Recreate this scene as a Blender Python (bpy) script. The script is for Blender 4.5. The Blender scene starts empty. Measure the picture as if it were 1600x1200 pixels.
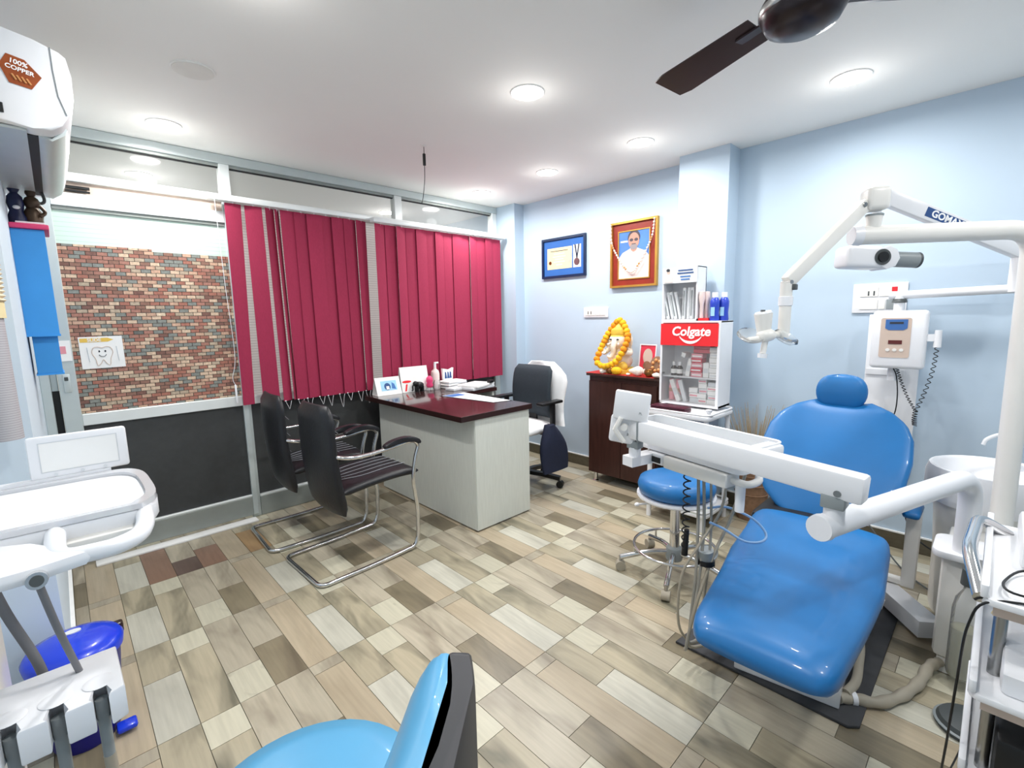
import bpy, bmesh, math, random
from mathutils import Vector, Matrix, Euler

# ------------------------------------------------------------------ camera, world, exposure
scene = bpy.context.scene
COL = scene.collection
rnd = random.Random(7)
PI = math.pi

CAM_H = 1.35
YAW, PITCH, ROLL, FPX = 0.7643, 0.1412, 0.0193, 736.5
fwd = Vector((math.sin(YAW) * math.cos(PITCH), math.cos(YAW) * math.cos(PITCH), -math.sin(PITCH)))
rt = Vector((math.cos(YAW), -math.sin(YAW), 0))
dn = fwd.cross(rt)
rgt = math.cos(ROLL) * rt + math.sin(ROLL) * dn
dwn = -math.sin(ROLL) * rt + math.cos(ROLL) * dn
cd = bpy.data.cameras.new('camera')
cd.sensor_width = 36.0
cd.lens = 36.0 * FPX / 1600.0
cd.clip_start = 0.02
cam = bpy.data.objects.new('camera', cd)
COL.objects.link(cam)
cm = Matrix((rgt, -dwn, -fwd)).transposed().to_4x4()
cm.translation = (0, 0, CAM_H)
cam.matrix_world = cm
scene.camera = cam

world = bpy.data.worlds.new('world')
scene.world = world
world.use_nodes = True
world.node_tree.nodes['Background'].inputs[0].default_value = (0.9, 0.95, 1.0, 1)
world.node_tree.nodes['Background'].inputs[1].default_value = 0.6
scene.view_settings.view_transform = 'Standard'
scene.view_settings.look = 'None'
scene.view_settings.gamma = 1.0
scene.view_settings.use_curve_mapping = False
scene.view_settings.exposure = 0.16

LAMP_W = 9.9        # watts of each recessed ceiling lamp
SPREAD, FILL_W = 172, .75
XR, YP, HC = 3.336, 3.5505, 2.4007      # right wall, partition, ceiling height
XL, XLS, YS = -0.42, -0.09, 2.15        # left wall, its projecting part, where it starts
YB = -1.6                                # wall behind the camera

# ------------------------------------------------------------------ materials
def hexc(c):
    if isinstance(c, str):
        c = [int(c[i:i + 2], 16) / 255 for i in (0, 2, 4)]
        return tuple(x / 12.92 if x <= .04045 else ((x + .055) / 1.055) ** 2.4 for x in c) + (1,)
    return tuple(c) + (1,) if len(c) == 3 else tuple(c)

MATS = {}
def mat(name, col, rough=.5, metal=0., var=.06, scale=12., bump=0., trans=0., ior=1.45, emit=0., coat=0., alpha=1., stretch=None, spec=None):
    m = bpy.data.materials.new(name)
    m.use_nodes = True
    nt = m.node_tree
    b = nt.nodes['Principled BSDF']
    c = hexc(col)
    if var > 0:
        tc = nt.nodes.new('ShaderNodeTexCoord')
        mp = nt.nodes.new('ShaderNodeMapping')
        nz = nt.nodes.new('ShaderNodeTexNoise')
        nz.inputs['Scale'].default_value = scale
        nz.inputs['Detail'].default_value = 4
        if stretch: mp.inputs['Scale'].default_value = stretch
        nt.links.new(tc.outputs['Object'], mp.inputs['Vector'])
        nt.links.new(mp.outputs['Vector'], nz.inputs['Vector'])
        rp = nt.nodes.new('ShaderNodeMapRange')
        rp.inputs[3].default_value = 1 - var * 1.6
        rp.inputs[4].default_value = 1 + var * 1.6
        nt.links.new(nz.outputs['Fac'], rp.inputs[0])
        mx = nt.nodes.new('ShaderNodeMix'); mx.data_type = 'RGBA'; mx.blend_type = 'MULTIPLY'
        mx.inputs['Factor'].default_value = 1
        mx.inputs['A'].default_value = c
        nt.links.new(rp.outputs[0], mx.inputs['B'])
        nt.links.new(mx.outputs['Result'], b.inputs['Base Color'])
        if bump > 0:
            bp = nt.nodes.new('ShaderNodeBump'); bp.inputs['Strength'].default_value = bump
            bp.inputs['Distance'].default_value = .004
            nt.links.new(nz.outputs['Fac'], bp.inputs['Height'])
            nt.links.new(bp.outputs['Normal'], b.inputs['Normal'])
    else:
        b.inputs['Base Color'].default_value = c
    b.inputs['Roughness'].default_value = rough
    b.inputs['Metallic'].default_value = metal
    b.inputs['Transmission Weight'].default_value = trans
    b.inputs['IOR'].default_value = ior
    b.inputs['Coat Weight'].default_value = coat
    b.inputs['Alpha'].default_value = alpha
    if spec is not None: b.inputs['Specular IOR Level'].default_value = spec
    if emit:
        b.inputs['Emission Color'].default_value = c
        b.inputs['Emission Strength'].default_value = emit
    MATS[name] = m
    return m

def N(m, t): return m.node_tree.nodes.new(t)
def L(m, a, b): m.node_tree.links.new(a, b)

mat('wall_blue', 'bbcddd', .6, var=.012, scale=3)
mat('wall_left_paint', 'd6e4ef', .6, var=.012, scale=3)
mat('ceiling_paint', 'f4f3ef', .75, var=.01, scale=3)
mat('grout', '6f6a5c', .8)
mat('skirting', '5d5748', .4, var=.2, scale=6, stretch=(1, 4, 8))
mat('white_line', 'f0f0ee', .5)
mat('aluminium', 'c9d2d2', .38, .35, var=.04)
mat('aluminium_bright', 'e6ebea', .35, .15, var=.03)
mat('aluminium_shade', '9aa09c', .45, .3, var=.06)
mat('rubber', '17181a', .6)
mat('dark_panel', '3d3f40', .55, var=.12, scale=30)
mat('maroon', '9c2a4a', .85, var=.1, scale=160, bump=.15, stretch=(1, 1, .35))
mat('white_plastic', 'ecedf0', .28, var=.015)
mat('warm_plastic', 'e9e7e2', .3, var=.02)
mat('cream_plastic', 'e4d3b6', .6, var=.06)
mat('grey_plastic', '8d9496', .4, var=.05)
mat('dark_grey', '4a4f50', .45, var=.05)
mat('chrome', 'd6d6d6', .14, 1., var=.02)
mat('steel', 'a9a9a8', .28, 1., var=.04)
mat('black_plastic', '141517', .4, var=.05)
mat('black_leather', '1b1c20', .42, var=.12, scale=60, bump=.25)
mat('piping_grey', '7f8288', .45)
mat('blue_vinyl', '1a6cab', .40, var=.07, scale=9, bump=.06, coat=.15)
mat('light_blue_vinyl', '58a2cc', .38, var=.05, scale=9, coat=.2)
mat('shell_black', '35363a', .5, var=.05)
mat('wood_dark', '3d241f', .32, var=.35, scale=9, stretch=(4, 4, .5))
mat('wood_top', '38201f', .18, var=.3, scale=10, stretch=(5, .5, 5), coat=.3)
mat('wood_edge', '2b1614', .3, var=.2)
mat('desk_laminate', 'cfd3cc', .5, var=.06, scale=14, stretch=(6, 6, .6))
mat('paper', 'f2f2f0', .7, var=.02)
mat('paper_grey', 'd9dde0', .7, var=.05)
mat('pink', 'e8467a', .5)
mat('print_blue', '3f74b8', .5, var=.2, scale=25)
mat('sky_print', '9fd0ea', .5, var=.1)
mat('navy', '1a2138', .85, var=.12, scale=40, bump=.2)
mat('white_cloth', 'f1f2f4', .85, var=.03, bump=.1)
mat('office_fabric', '2c353d', .8, var=.1, scale=80, bump=.2)
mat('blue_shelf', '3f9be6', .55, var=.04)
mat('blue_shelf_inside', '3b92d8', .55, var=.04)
mat('trash_blue', '1c3fd6', .25, var=.05, coat=.3)
mat('trash_dark', '16157c', .35, var=.05)
mat('bronze', '4a3a2c', .4, .4, var=.3, scale=20)
mat('navy_ceramic', '20264a', .35, var=.3, scale=25)
mat('copper_print', 'a4532c', .35, .3, var=.2, scale=20)
mat('copper_light', 'd79a62', .35, .2, var=.1)
mat('red_print', 'ee2b32', .45, var=.02)
mat('pink_box', 'e59aa4', .5, var=.05)
def thin_glass(name, col, clear, gloss=.08):
    m = bpy.data.materials.new(name); m.use_nodes = True; nt = m.node_tree
    b = nt.nodes['Principled BSDF']; b.inputs['Base Color'].default_value = hexc(col); b.inputs['Roughness'].default_value = .12
    t = nt.nodes.new('ShaderNodeBsdfTransparent'); g = nt.nodes.new('ShaderNodeBsdfGlossy'); g.inputs['Roughness'].default_value = .02
    lw = nt.nodes.new('ShaderNodeLayerWeight'); lw.inputs['Blend'].default_value = gloss * 2.2
    m1 = nt.nodes.new('ShaderNodeMixShader'); m1.inputs[0].default_value = clear
    m2 = nt.nodes.new('ShaderNodeMixShader')
    nt.links.new(b.outputs[0], m1.inputs[1]); nt.links.new(t.outputs[0], m1.inputs[2])
    nt.links.new(lw.outputs['Fresnel'], m2.inputs[0]); nt.links.new(m1.outputs[0], m2.inputs[1]); nt.links.new(g.outputs[0], m2.inputs[2])
    nt.links.new(m2.outputs[0], nt.nodes['Material Output'].inputs[0]); MATS[name] = m
thin_glass('glass', 'f2f6f6', .94)
thin_glass('clear_plastic', 'f6f8f8', .74)
thin_glass('water', 'd6d2a4', .55)
thin_glass('shield', 'f2f6f6', .8)
thin_glass('frosted', 'eff0f4', .3)
mat('gold', 'c89a4a', .35, .6, var=.1)
mat('mahogany', '8a2b1e', .4, var=.15, scale=15)
mat('frame_navy', '10294a', .35, var=.05)
mat('mat_blue', '2f66b0', .7, var=.04)
mat('skin', 'b98a78', .6, var=.05)
mat('hair_grey', '4f4a50', .8, var=.1)
mat('portrait_bg', '4f7fc8', .6, var=.3, scale=4)
mat('shirt', 'e6d3cf', .7, var=.04)
mat('marigold', 'f2b51d', .8, var=.18, scale=90, bump=.5)
mat('marigold_deep', 'e8941a', .8, var=.18, scale=90, bump=.5)
mat('idol_cream', 'f0e6d2', .4, var=.06, scale=25)
mat('idol_yellow', 'e6c04a', .45, var=.12, scale=30)
mat('red_cloth', 'c4322c', .8, var=.15, bump=.2)
mat('brass', '8a5f33', .3, .8, var=.15)
mat('conch', 'f1e4d8', .35, var=.04)
mat('mouthwash', '2b45b8', .15, var=.04, coat=.3)
mat('amber', '2c1a18', .25, var=.05)
mat('wallet', '4a1428', .35, var=.12, scale=40, bump=.1)
mat('rack_red', 'd93a50', .5, var=.04)
mat('green_box', 'b3d76a', .5)
mat('straw', 'b9a586', .85, var=.2, scale=50)
mat('basket', '8a6a52', .8, var=.25, scale=40, bump=.3)
mat('hose_grey', '9b988f', .5, var=.06)
mat('hose_beige', 'a79f8f', .55, var=.08)
mat('hose_dark', '77777a', .5)
mat('hose_blue', '8fb4dd', .4)
mat('floor_mat', '3c3d40', .7, var=.15, scale=25, bump=.2)
mat('screen_dark', '15242a', .15, var=0)
mat('screen_blue', '3f6aa8', .3, var=.1)
mat('panel_beige', 'cdb9ab', .5, var=.06)
mat('led_red', '5a2220', .3)
mat('switch_red', 'd92c34', .35, var=0)
mat('fan_brown', '2a1f22', .3, .3, var=.1)
mat('lamp_glow', 'ffffff', .5, var=0, emit=14.)
mat('text_dark', '30353c', .6, var=0)
mat('text_white', 'ffffff', .6, var=0)
mat('text_blue', '2b4f86', .6, var=0)
mat('beard', '8f888a', .7)
mat('cover_grey', 'e6e4de', .7)
mat('sign_yellow', 'e6c05a', .7)
mat('beige_yellow', 'e6d6a8', .7, var=.05)

def wood_tile(name, base, dark, amount, knot=False, rough=.3):
    m = mat(name, base, rough, var=0)
    b = m.node_tree.nodes['Principled BSDF']
    tc = N(m, 'ShaderNodeTexCoord'); mp = N(m, 'ShaderNodeMapping'); oi = N(m, 'ShaderNodeObjectInfo')
    cx = N(m, 'ShaderNodeVectorMath'); cx.operation = 'ADD'
    sc = N(m, 'ShaderNodeVectorMath'); sc.operation = 'SCALE'; sc.inputs['Scale'].default_value = .6
    cmb = N(m, 'ShaderNodeCombineXYZ')
    L(m, oi.outputs['Random'], cmb.inputs[0]); L(m, oi.outputs['Random'], cmb.inputs[1])
    L(m, cmb.outputs[0], sc.inputs[0])
    L(m, tc.outputs['Object'], cx.inputs[0]); L(m, sc.outputs[0], cx.inputs[1])
    L(m, cx.outputs[0], mp.inputs['Vector'])
    mp.inputs['Scale'].default_value = (9, 2.4, 1) if not knot else (8, 7, 1)
    n1 = N(m, 'ShaderNodeTexNoise'); n1.inputs['Scale'].default_value = 1.; n1.inputs['Detail'].default_value = 3; n1.inputs['Distortion'].default_value = .7
    L(m, mp.outputs[0], n1.inputs['Vector'])
    r1 = N(m, 'ShaderNodeValToRGB')
    r1.color_ramp.elements[0].position = .42 if not knot else .60
    r1.color_ramp.elements[1].position = .68 if not knot else .74
    L(m, n1.outputs['Fac'], r1.inputs[0])
    mp2 = N(m, 'ShaderNodeMapping'); mp2.inputs['Scale'].default_value = (70, 4, 1)
    L(m, cx.outputs[0], mp2.inputs['Vector'])
    n2 = N(m, 'ShaderNodeTexNoise'); n2.inputs['Scale'].default_value = 1.; n2.inputs['Detail'].default_value = 5
    L(m, mp2.outputs[0], n2.inputs['Vector'])
    fm = N(m, 'ShaderNodeMath'); fm.operation = 'MULTIPLY'; fm.inputs[1].default_value = amount
    L(m, r1.outputs[0], fm.inputs[0])
    mx = N(m, 'ShaderNodeMix'); mx.data_type = 'RGBA'
    mx.inputs['A'].default_value = hexc(base); mx.inputs['B'].default_value = hexc(dark)
    L(m, fm.outputs[0], mx.inputs['Factor'])
    gr = N(m, 'ShaderNodeMapRange'); gr.inputs[1].default_value = .3; gr.inputs[2].default_value = .7; gr.inputs[3].default_value = .90; gr.inputs[4].default_value = 1.07
    L(m, n2.outputs['Fac'], gr.inputs[0])
    rv = N(m, 'ShaderNodeMapRange'); rv.inputs[3].default_value = .9; rv.inputs[4].default_value = 1.06
    L(m, oi.outputs['Random'], rv.inputs[0])
    mm = N(m, 'ShaderNodeMath'); mm.operation = 'MULTIPLY'
    L(m, gr.outputs[0], mm.inputs[0]); L(m, rv.outputs[0], mm.inputs[1])
    m2 = N(m, 'ShaderNodeMix'); m2.data_type = 'RGBA'; m2.blend_type = 'MULTIPLY'; m2.inputs['Factor'].default_value = 1
    L(m, mx.outputs['Result'], m2.inputs['A']); L(m, mm.outputs[0], m2.inputs['B'])
    L(m, m2.outputs['Result'], b.inputs['Base Color'])
    return m
wood_tile('tile_light', 'c4c1b2', '9c998c', .5)
wood_tile('tile_vein', 'b0a68e', '5b5a4c', .85)
wood_tile('tile_tan', 'b5a78f', '9f917a', .6)
wood_tile('tile_olive', '867c66', '62594a', .8)
wood_tile('tile_streak', 'b5ac98', '7f7565', .8)
wood_tile('tile_knot', 'c3bea9', '85806f', .8, knot=True)
wood_tile('tile_red', '8f7260', '785c4c', .7)
wood_tile('tile_umber', '6b5950', '55473f', .7)
wood_tile('tile_orange', 'a3855f', '8a6c50', .7)

def brick_paper():
    m = mat('brick_paper', 'a08070', .6, var=0)
    b = m.node_tree.nodes['Principled BSDF']
    tc = N(m, 'ShaderNodeTexCoord'); sx = N(m, 'ShaderNodeSeparateXYZ'); cx = N(m, 'ShaderNodeCombineXYZ')
    L(m, tc.outputs['Object'], sx.inputs[0]); L(m, sx.outputs[0], cx.inputs[0]); L(m, sx.outputs[2], cx.inputs[1])
    W, Hh = .0465, .0208
    # per-brick random value: row, column ids
    dv = N(m, 'ShaderNodeMath'); dv.operation = 'DIVIDE'; dv.inputs[1].default_value = Hh; L(m, sx.outputs[2], dv.inputs[0])
    row = N(m, 'ShaderNodeMath'); row.operation = 'FLOOR'; L(m, dv.outputs[0], row.inputs[0])
    half = N(m, 'ShaderNodeMath'); half.operation = 'MULTIPLY'; half.inputs[1].default_value = .5; L(m, row.outputs[0], half.inputs[0])
    dx = N(m, 'ShaderNodeMath'); dx.operation = 'DIVIDE'; dx.inputs[1].default_value = W; L(m, sx.outputs[0], dx.inputs[0])
    ax = N(m, 'ShaderNodeMath'); ax.operation = 'ADD'; L(m, dx.outputs[0], ax.inputs[0]); L(m, half.outputs[0], ax.inputs[1])
    colf = N(m, 'ShaderNodeMath'); colf.operation = 'FLOOR'; L(m, ax.outputs[0], colf.inputs[0])
    ids = N(m, 'ShaderNodeCombineXYZ'); L(m, colf.outputs[0], ids.inputs[0]); L(m, row.outputs[0], ids.inputs[1])
    wn = N(m, 'ShaderNodeTexWhiteNoise'); wn.noise_dimensions = '2D'; L(m, ids.outputs[0], wn.inputs['Vector'])
    big = N(m, 'ShaderNodeTexNoise'); big.inputs['Scale'].default_value = .19; big.inputs['Detail'].default_value = 1
    L(m, ids.outputs[0], big.inputs['Vector'])
    s1 = N(m, 'ShaderNodeMath'); s1.operation = 'MULTIPLY_ADD'; s1.inputs[1].default_value = .55; L(m, wn.outputs['Value'], s1.inputs[0])
    s2 = N(m, 'ShaderNodeMath'); s2.operation = 'MULTIPLY'; s2.inputs[1].default_value = .5; L(m, big.outputs['Fac'], s2.inputs[0]); L(m, s2.outputs[0], s1.inputs[2])
    rp = N(m, 'ShaderNodeValToRGB'); rp.color_ramp.interpolation = 'CONSTANT'
    cols = ['4a403a', '6a6b66', '7d5a50', '8f6a5c', 'a9796a', '868a84', 'c8a48c', 'a87060', 'd6bca2', 'b8a690', 'e2cbb0', 'a09e92']
    els = rp.color_ramp.elements
    els[0].position = 0; els[0].color = hexc(cols[0]); els[1].position = 1 / 12; els[1].color = hexc(cols[1])
    for i in range(2, 12):
        e = els.new(i / 12); e.color = hexc(cols[i])
    L(m, s1.outputs[0], rp.inputs[0])
    # mortar lines
    fx = N(m, 'ShaderNodeMath'); fx.operation = 'FRACT'; L(m, ax.outputs[0], fx.inputs[0])
    fy = N(m, 'ShaderNodeMath'); fy.operation = 'FRACT'; L(m, dv.outputs[0], fy.inputs[0])
    c1 = N(m, 'ShaderNodeMath'); c1.operation = 'LESS_THAN'; c1.inputs[1].default_value = .07; L(m, fx.outputs[0], c1.inputs[0])
    c2 = N(m, 'ShaderNodeMath'); c2.operation = 'LESS_THAN'; c2.inputs[1].default_value = .14; L(m, fy.outputs[0], c2.inputs[0])
    mxm = N(m, 'ShaderNodeMath'); mxm.operation = 'MAXIMUM'; L(m, c1.outputs[0], mxm.inputs[0]); L(m, c2.outputs[0], mxm.inputs[1])
    mx = N(m, 'ShaderNodeMix'); mx.data_type = 'RGBA'; mx.inputs['B'].default_value = hexc('3a302a')
    L(m, mxm.outputs[0], mx.inputs['Factor']); L(m, rp.outputs[0], mx.inputs['A'])
    fine = N(m, 'ShaderNodeTexNoise'); fine.inputs['Scale'].default_value = 75; L(m, cx.outputs[0], fine.inputs['Vector'])
    fr = N(m, 'ShaderNodeMapRange'); fr.inputs[3].default_value = .55; fr.inputs[4].default_value = 1.4; L(m, fine.outputs['Fac'], fr.inputs[0])
    m2 = N(m, 'ShaderNodeMix'); m2.data_type = 'RGBA'; m2.blend_type = 'MULTIPLY'; m2.inputs['Factor'].default_value = 1
    L(m, mx.outputs['Result'], m2.inputs['A']); L(m, fr.outputs[0], m2.inputs['B'])
    L(m, m2.outputs['Result'], b.inputs['Base Color'])
brick_paper()

def ribbed(name, c1, c2, pitch, rough=.4):
    m = mat(name, c1, rough, var=0)
    b = m.node_tree.nodes['Principled BSDF']
    tc = N(m, 'ShaderNodeTexCoord'); sx = N(m, 'ShaderNodeSeparateXYZ'); L(m, tc.outputs['Object'], sx.inputs[0])
    dv = N(m, 'ShaderNodeMath'); dv.operation = 'DIVIDE'; dv.inputs[1].default_value = pitch; L(m, sx.outputs[2], dv.inputs[0])
    fr = N(m, 'ShaderNodeMath'); fr.operation = 'FRACT'; L(m, dv.outputs[0], fr.inputs[0])
    rp = N(m, 'ShaderNodeValToRGB'); L(m, fr.outputs[0], rp.inputs[0])
    e = rp.color_ramp.elements
    e[0].color = hexc(c1); e[1].color = hexc(c1); e[0].position = .0; e[1].position = .82
    n = e.new(.95); n.color = hexc(c2)
    L(m, rp.outputs[0], b.inputs['Base Color'])
ribbed('ribbed_mint', 'cfe3d8', 'b6d2c4', .024)
ribbed('ribbed_white', 'f2efee', 'b8b2b2', .018)
def translucent(name, k):
    m = MATS[name]; nt = m.node_tree; b = nt.nodes['Principled BSDF']
    t = nt.nodes.new('ShaderNodeBsdfTranslucent'); mx = nt.nodes.new('ShaderNodeMixShader'); mx.inputs[0].default_value = k
    if b.inputs['Base Color'].links: nt.links.new(b.inputs['Base Color'].links[0].from_socket, t.inputs['Color'])
    nt.links.new(b.outputs[0], mx.inputs[1]); nt.links.new(t.outputs[0], mx.inputs[2])
    nt.links.new(mx.outputs[0], nt.nodes['Material Output'].inputs[0])
translucent('ribbed_white', .7)
ribbed('grille_grey', 'b9b7bb', '77747c', .007)

# ------------------------------------------------------------------ mesh helpers
def V(*a): return Vector(a)
def TR(loc=(0, 0, 0), rot=(0, 0, 0)): return Matrix.Translation(loc) @ Euler(rot).to_matrix().to_4x4()

def catmull(pts, n=6, closed=False):
    P = [Vector(p) for p in pts]
    out = []
    k = len(P)
    for i in range(k if closed else k - 1):
        p0 = P[(i - 1) % k] if closed or i > 0 else P[i] * 2 - P[i + 1]
        p1 = P[i]; p2 = P[(i + 1) % k]
        p3 = P[(i + 2) % k] if closed or i + 2 < k else P[i + 1] * 2 - P[i]
        for j in range(n):
            t = j / n
            out.append(.5 * ((2 * p1) + (-p0 + p2) * t + (2 * p0 - 5 * p1 + 4 * p2 - p3) * t * t + (-p0 + 3 * p1 - 3 * p2 + p3) * t ** 3))
    if not closed: out.append(P[-1])
    return out

def fillet(pts, r, n=5):
    """polyline with its inner corners rounded"""
    P = [Vector(p) for p in pts]
    out = [P[0]]
    for i in range(1, len(P) - 1):
        a = P[i - 1] - P[i]; b = P[i + 1] - P[i]
        d = min(r, a.length * .48, b.length * .48)
        s = P[i] + a.normalized() * d; e = P[i] + b.normalized() * d
        for j in range(n + 1):
            t = j / n
            out.append(s * (1 - t) ** 2 + P[i] * 2 * t * (1 - t) + e * t * t)
    out.append(P[-1])
    return out

class B:
    def __init__(s): s.bm = bmesh.new()
    def quad(s, pts):
        s.bm.faces.new([s.bm.verts.new(p) for p in pts]); return s
    def box(s, x0, x1, y0, y1, z0, z1, r=0., seg=2, M=None):
        c = V((x0 + x1) / 2, (y0 + y1) / 2, (z0 + z1) / 2)
        m = Matrix.Translation(c) @ Matrix.Diagonal((abs(x1 - x0), abs(y1 - y0), abs(z1 - z0), 1))
        vs = bmesh.ops.create_cube(s.bm, size=1, matrix=m)['verts']
        if r > 0:
            es = list({e for v in vs for e in v.link_edges})
            res = bmesh.ops.bevel(s.bm, geom=es, offset=r, segments=seg, profile=.5, affect='EDGES', clamp_overlap=True)
            vs = list({v for f in res['faces'] for v in f.verts} | {v for v in vs if v.is_valid})
        if M is not None: bmesh.ops.transform(s.bm, matrix=M, verts=vs)
        return s
    def cyl(s, p0, p1, r0, r1=None, seg=20):
        p0, p1 = Vector(p0), Vector(p1)
        r1 = r0 if r1 is None else r1
        d = p1 - p0
        q = d.to_track_quat('Z', 'Y').to_matrix().to_4x4()
        m = Matrix.Translation((p0 + p1) / 2) @ q
        bmesh.ops.create_cone(s.bm, cap_ends=True, segments=seg, radius1=r0, radius2=r1, depth=d.length, matrix=m)
        return s
    def ell(s, c, r, u=20, v=12, rot=(0, 0, 0)):
        if isinstance(r, (int, float)): r = (r, r, r)
        m = TR(c, rot) @ Matrix.Diagonal((r[0], r[1], r[2], 1))
        bmesh.ops.create_uvsphere(s.bm, u_segments=u, v_segments=v, radius=1, matrix=m)
        return s
    def ico(s, c, r, sub=1):
        bmesh.ops.create_icosphere(s.bm, subdivisions=sub, radius=r, matrix=Matrix.Translation(c)); return s
    def rings(s, R, cap=True, closed=False):
        rows = [[s.bm.verts.new(p) for p in r] for r in R]
        n = len(rows[0])
        for i in range(len(rows) if closed else len(rows) - 1):
            a, b = rows[i], rows[(i + 1) % len(rows)]
            for j in range(n):
                s.bm.faces.new((a[j], a[(j + 1) % n], b[(j + 1) % n], b[j]))
        if cap and not closed:
            s.bm.faces.new(rows[0][::-1]); s.bm.faces.new(rows[-1])
        return s
    def tube(s, path, r, seg=10, closed=False):
        P = [Vector(p) for p in path]
        k = len(P)
        rad = r if callable(r) else (lambda t: r)
        up = None; R = []
        for i in range(k):
            if closed: t = P[(i + 1) % k] - P[i - 1]
            else: t = P[min(i + 1, k - 1)] - P[max(i - 1, 0)]
            t.normalize()
            if up is None:
                up = V(0, 0, 1) if abs(t.z) < .9 else V(1, 0, 0)
            up = up - t * up.dot(t)
            if up.length < 1e-6: up = t.orthogonal()
            up.normalize()
            w = t.cross(up)
            q = rad(i / max(1, k - 1))
            R.append([P[i] + (up * math.cos(a) + w * math.sin(a)) * q for a in [2 * PI * j / seg for j in range(seg)]])
        return s.rings(R, closed=closed)
    def sweep(s, path, w, h, up=(0, 0, 1)):
        """rectangular section w x h along a path"""
        P = [Vector(p) for p in path]; R = []
        for i in range(len(P)):
            t = (P[min(i + 1, len(P) - 1)] - P[max(i - 1, 0)]).normalized()
            u = Vector(up); u = (u - t * u.dot(t)).normalized(); q = t.cross(u)
            R.append([P[i] + q * a * w / 2 + u * b * h / 2 for a, b in ((-1, -1), (1, -1), (1, 1), (-1, 1))])
        return s.rings(R)
    def lathe(s, prof, c=(0, 0, 0), seg=28, M=None):
        c = Vector(c); R = []
        for r, z in prof:
            ring = [V(max(r, 1e-4) * math.cos(2 * PI * j / seg), max(r, 1e-4) * math.sin(2 * PI * j / seg), z) for j in range(seg)]
            R.append([(M @ p if M is not None else p) + c for p in ring])
        return s.rings(R)
    def prism(s, poly, fn0, fn1, r=0., seg=2):
        """closed outline poly (2d) mapped by fn0 / fn1 to the two ends"""
        a = [s.bm.verts.new(fn0(*p)) for p in poly]; b = [s.bm.verts.new(fn1(*p)) for p in poly]
        n = len(poly)
        fs = [s.bm.faces.new(a[::-1]), s.bm.faces.new(b)]
        for j in range(n): fs.append(s.bm.faces.new((a[j], a[(j + 1) % n], b[(j + 1) % n], b[j])))
        if r > 0:
            es = list(set(fs[0].edges) | set(fs[1].edges))
            bmesh.ops.bevel(s.bm, geom=es, offset=r, segments=seg, profile=.5, affect='EDGES', clamp_overlap=True)
        return s
    def build(s, name, material, parent=None, smooth=40, local=False, **tags):
        bmesh.ops.remove_doubles(s.bm, verts=s.bm.verts, dist=1e-6)
        bmesh.ops.recalc_face_normals(s.bm, faces=s.bm.faces)
        me = bpy.data.meshes.new(name)
        s.bm.to_mesh(me); s.bm.free()
        if smooth:
            me.shade_smooth()
            me.set_sharp_from_angle(angle=math.radians(smooth))
        return link(name, me, material, parent, local, **tags)

def link(name, me, material, parent=None, local=False, **tags):
    if material and not me.materials: me.materials.append(MATS[material])
    o = bpy.data.objects.new(name, me)
    COL.objects.link(o)
    if parent is not None:
        o.parent = parent
        if not local and parent.type == 'EMPTY':
            o.matrix_parent_inverse = parent.matrix_basis.inverted()
    for k, v in tags.items(): o[k] = v
    return o

def thing(name, label, cat, loc, rz=0, group=None):
    o = bpy.data.objects.new(name, None)
    COL.objects.link(o)
    o.empty_display_size = .05
    o.matrix_basis = Matrix.Translation(loc) @ Matrix.Rotation(rz, 4, 'Z')
    o['label'] = label; o['category'] = cat
    if group: o['group'] = group
    return o
def struct(name, loc=(0, 0, 0), label=None):
    o = bpy.data.objects.new(name, None); COL.objects.link(o); o.empty_display_size = .05
    o.matrix_basis = Matrix.Translation(loc); o['kind'] = 'structure'
    if label: o['label'] = label
    return o

def copy_tree(o, M=None, label=None, parent=None):
    c = o.copy(); COL.objects.link(c)
    if parent is not None: c.parent = parent
    if M is not None: c.matrix_basis = M
    if label: c['label'] = label
    for ch in [x for x in list(COL.objects) if x.parent == o]: copy_tree(ch, parent=c)
    return c

def text(name, s, size, M, material, parent, ext=.0006, bold=0., shear=0., align='CENTER'):
    cu = bpy.data.curves.new(name, 'FONT')
    cu.body = s; cu.size = size; cu.align_x = align; cu.align_y = 'CENTER'; cu.extrude = ext; cu.offset = bold; cu.shear = shear
    cu.resolution_u = 3
    to = bpy.data.objects.new(name + '_tmp', cu); COL.objects.link(to)
    dg = bpy.context.evaluated_depsgraph_get()
    me = bpy.data.meshes.new_from_object(to.evaluated_get(dg))
    bpy.data.objects.remove(to)
    me.transform(M); me.name = name
    me.materials.clear()
    return link(name, me, material, parent)

def frameM(origin, xdir, ydir):
    x = Vector(xdir).normalized(); y = Vector(ydir); y = (y - x * y.dot(x)).normalized(); z = x.cross(y)
    m = Matrix((x, y, z)).transposed().to_4x4(); m.translation = origin
    return m

def rrect(w, h, r, n=4, cx=0., cy=0.):
    out = []
    for sx, sy, a0 in ((1, 1, 0), (-1, 1, PI / 2), (-1, -1, PI), (1, -1, 1.5 * PI)):
        for j in range(n + 1):
            a = a0 + PI / 2 * j / n
            out.append((cx + sx * (w / 2 - r) + r * math.cos(a), cy + sy * (h / 2 - r) + r * math.sin(a)))
    return out

def oval(rx, ry, n=24, cx=0., cy=0., p=2.):
    out = []
    for j in range(n):
        a = 2 * PI * j / n; c, q = math.cos(a), math.sin(a)
        out.append((cx + rx * math.copysign(abs(c) ** (2 / p), c), cy + ry * math.copysign(abs(q) ** (2 / p), q)))
    return out

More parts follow.
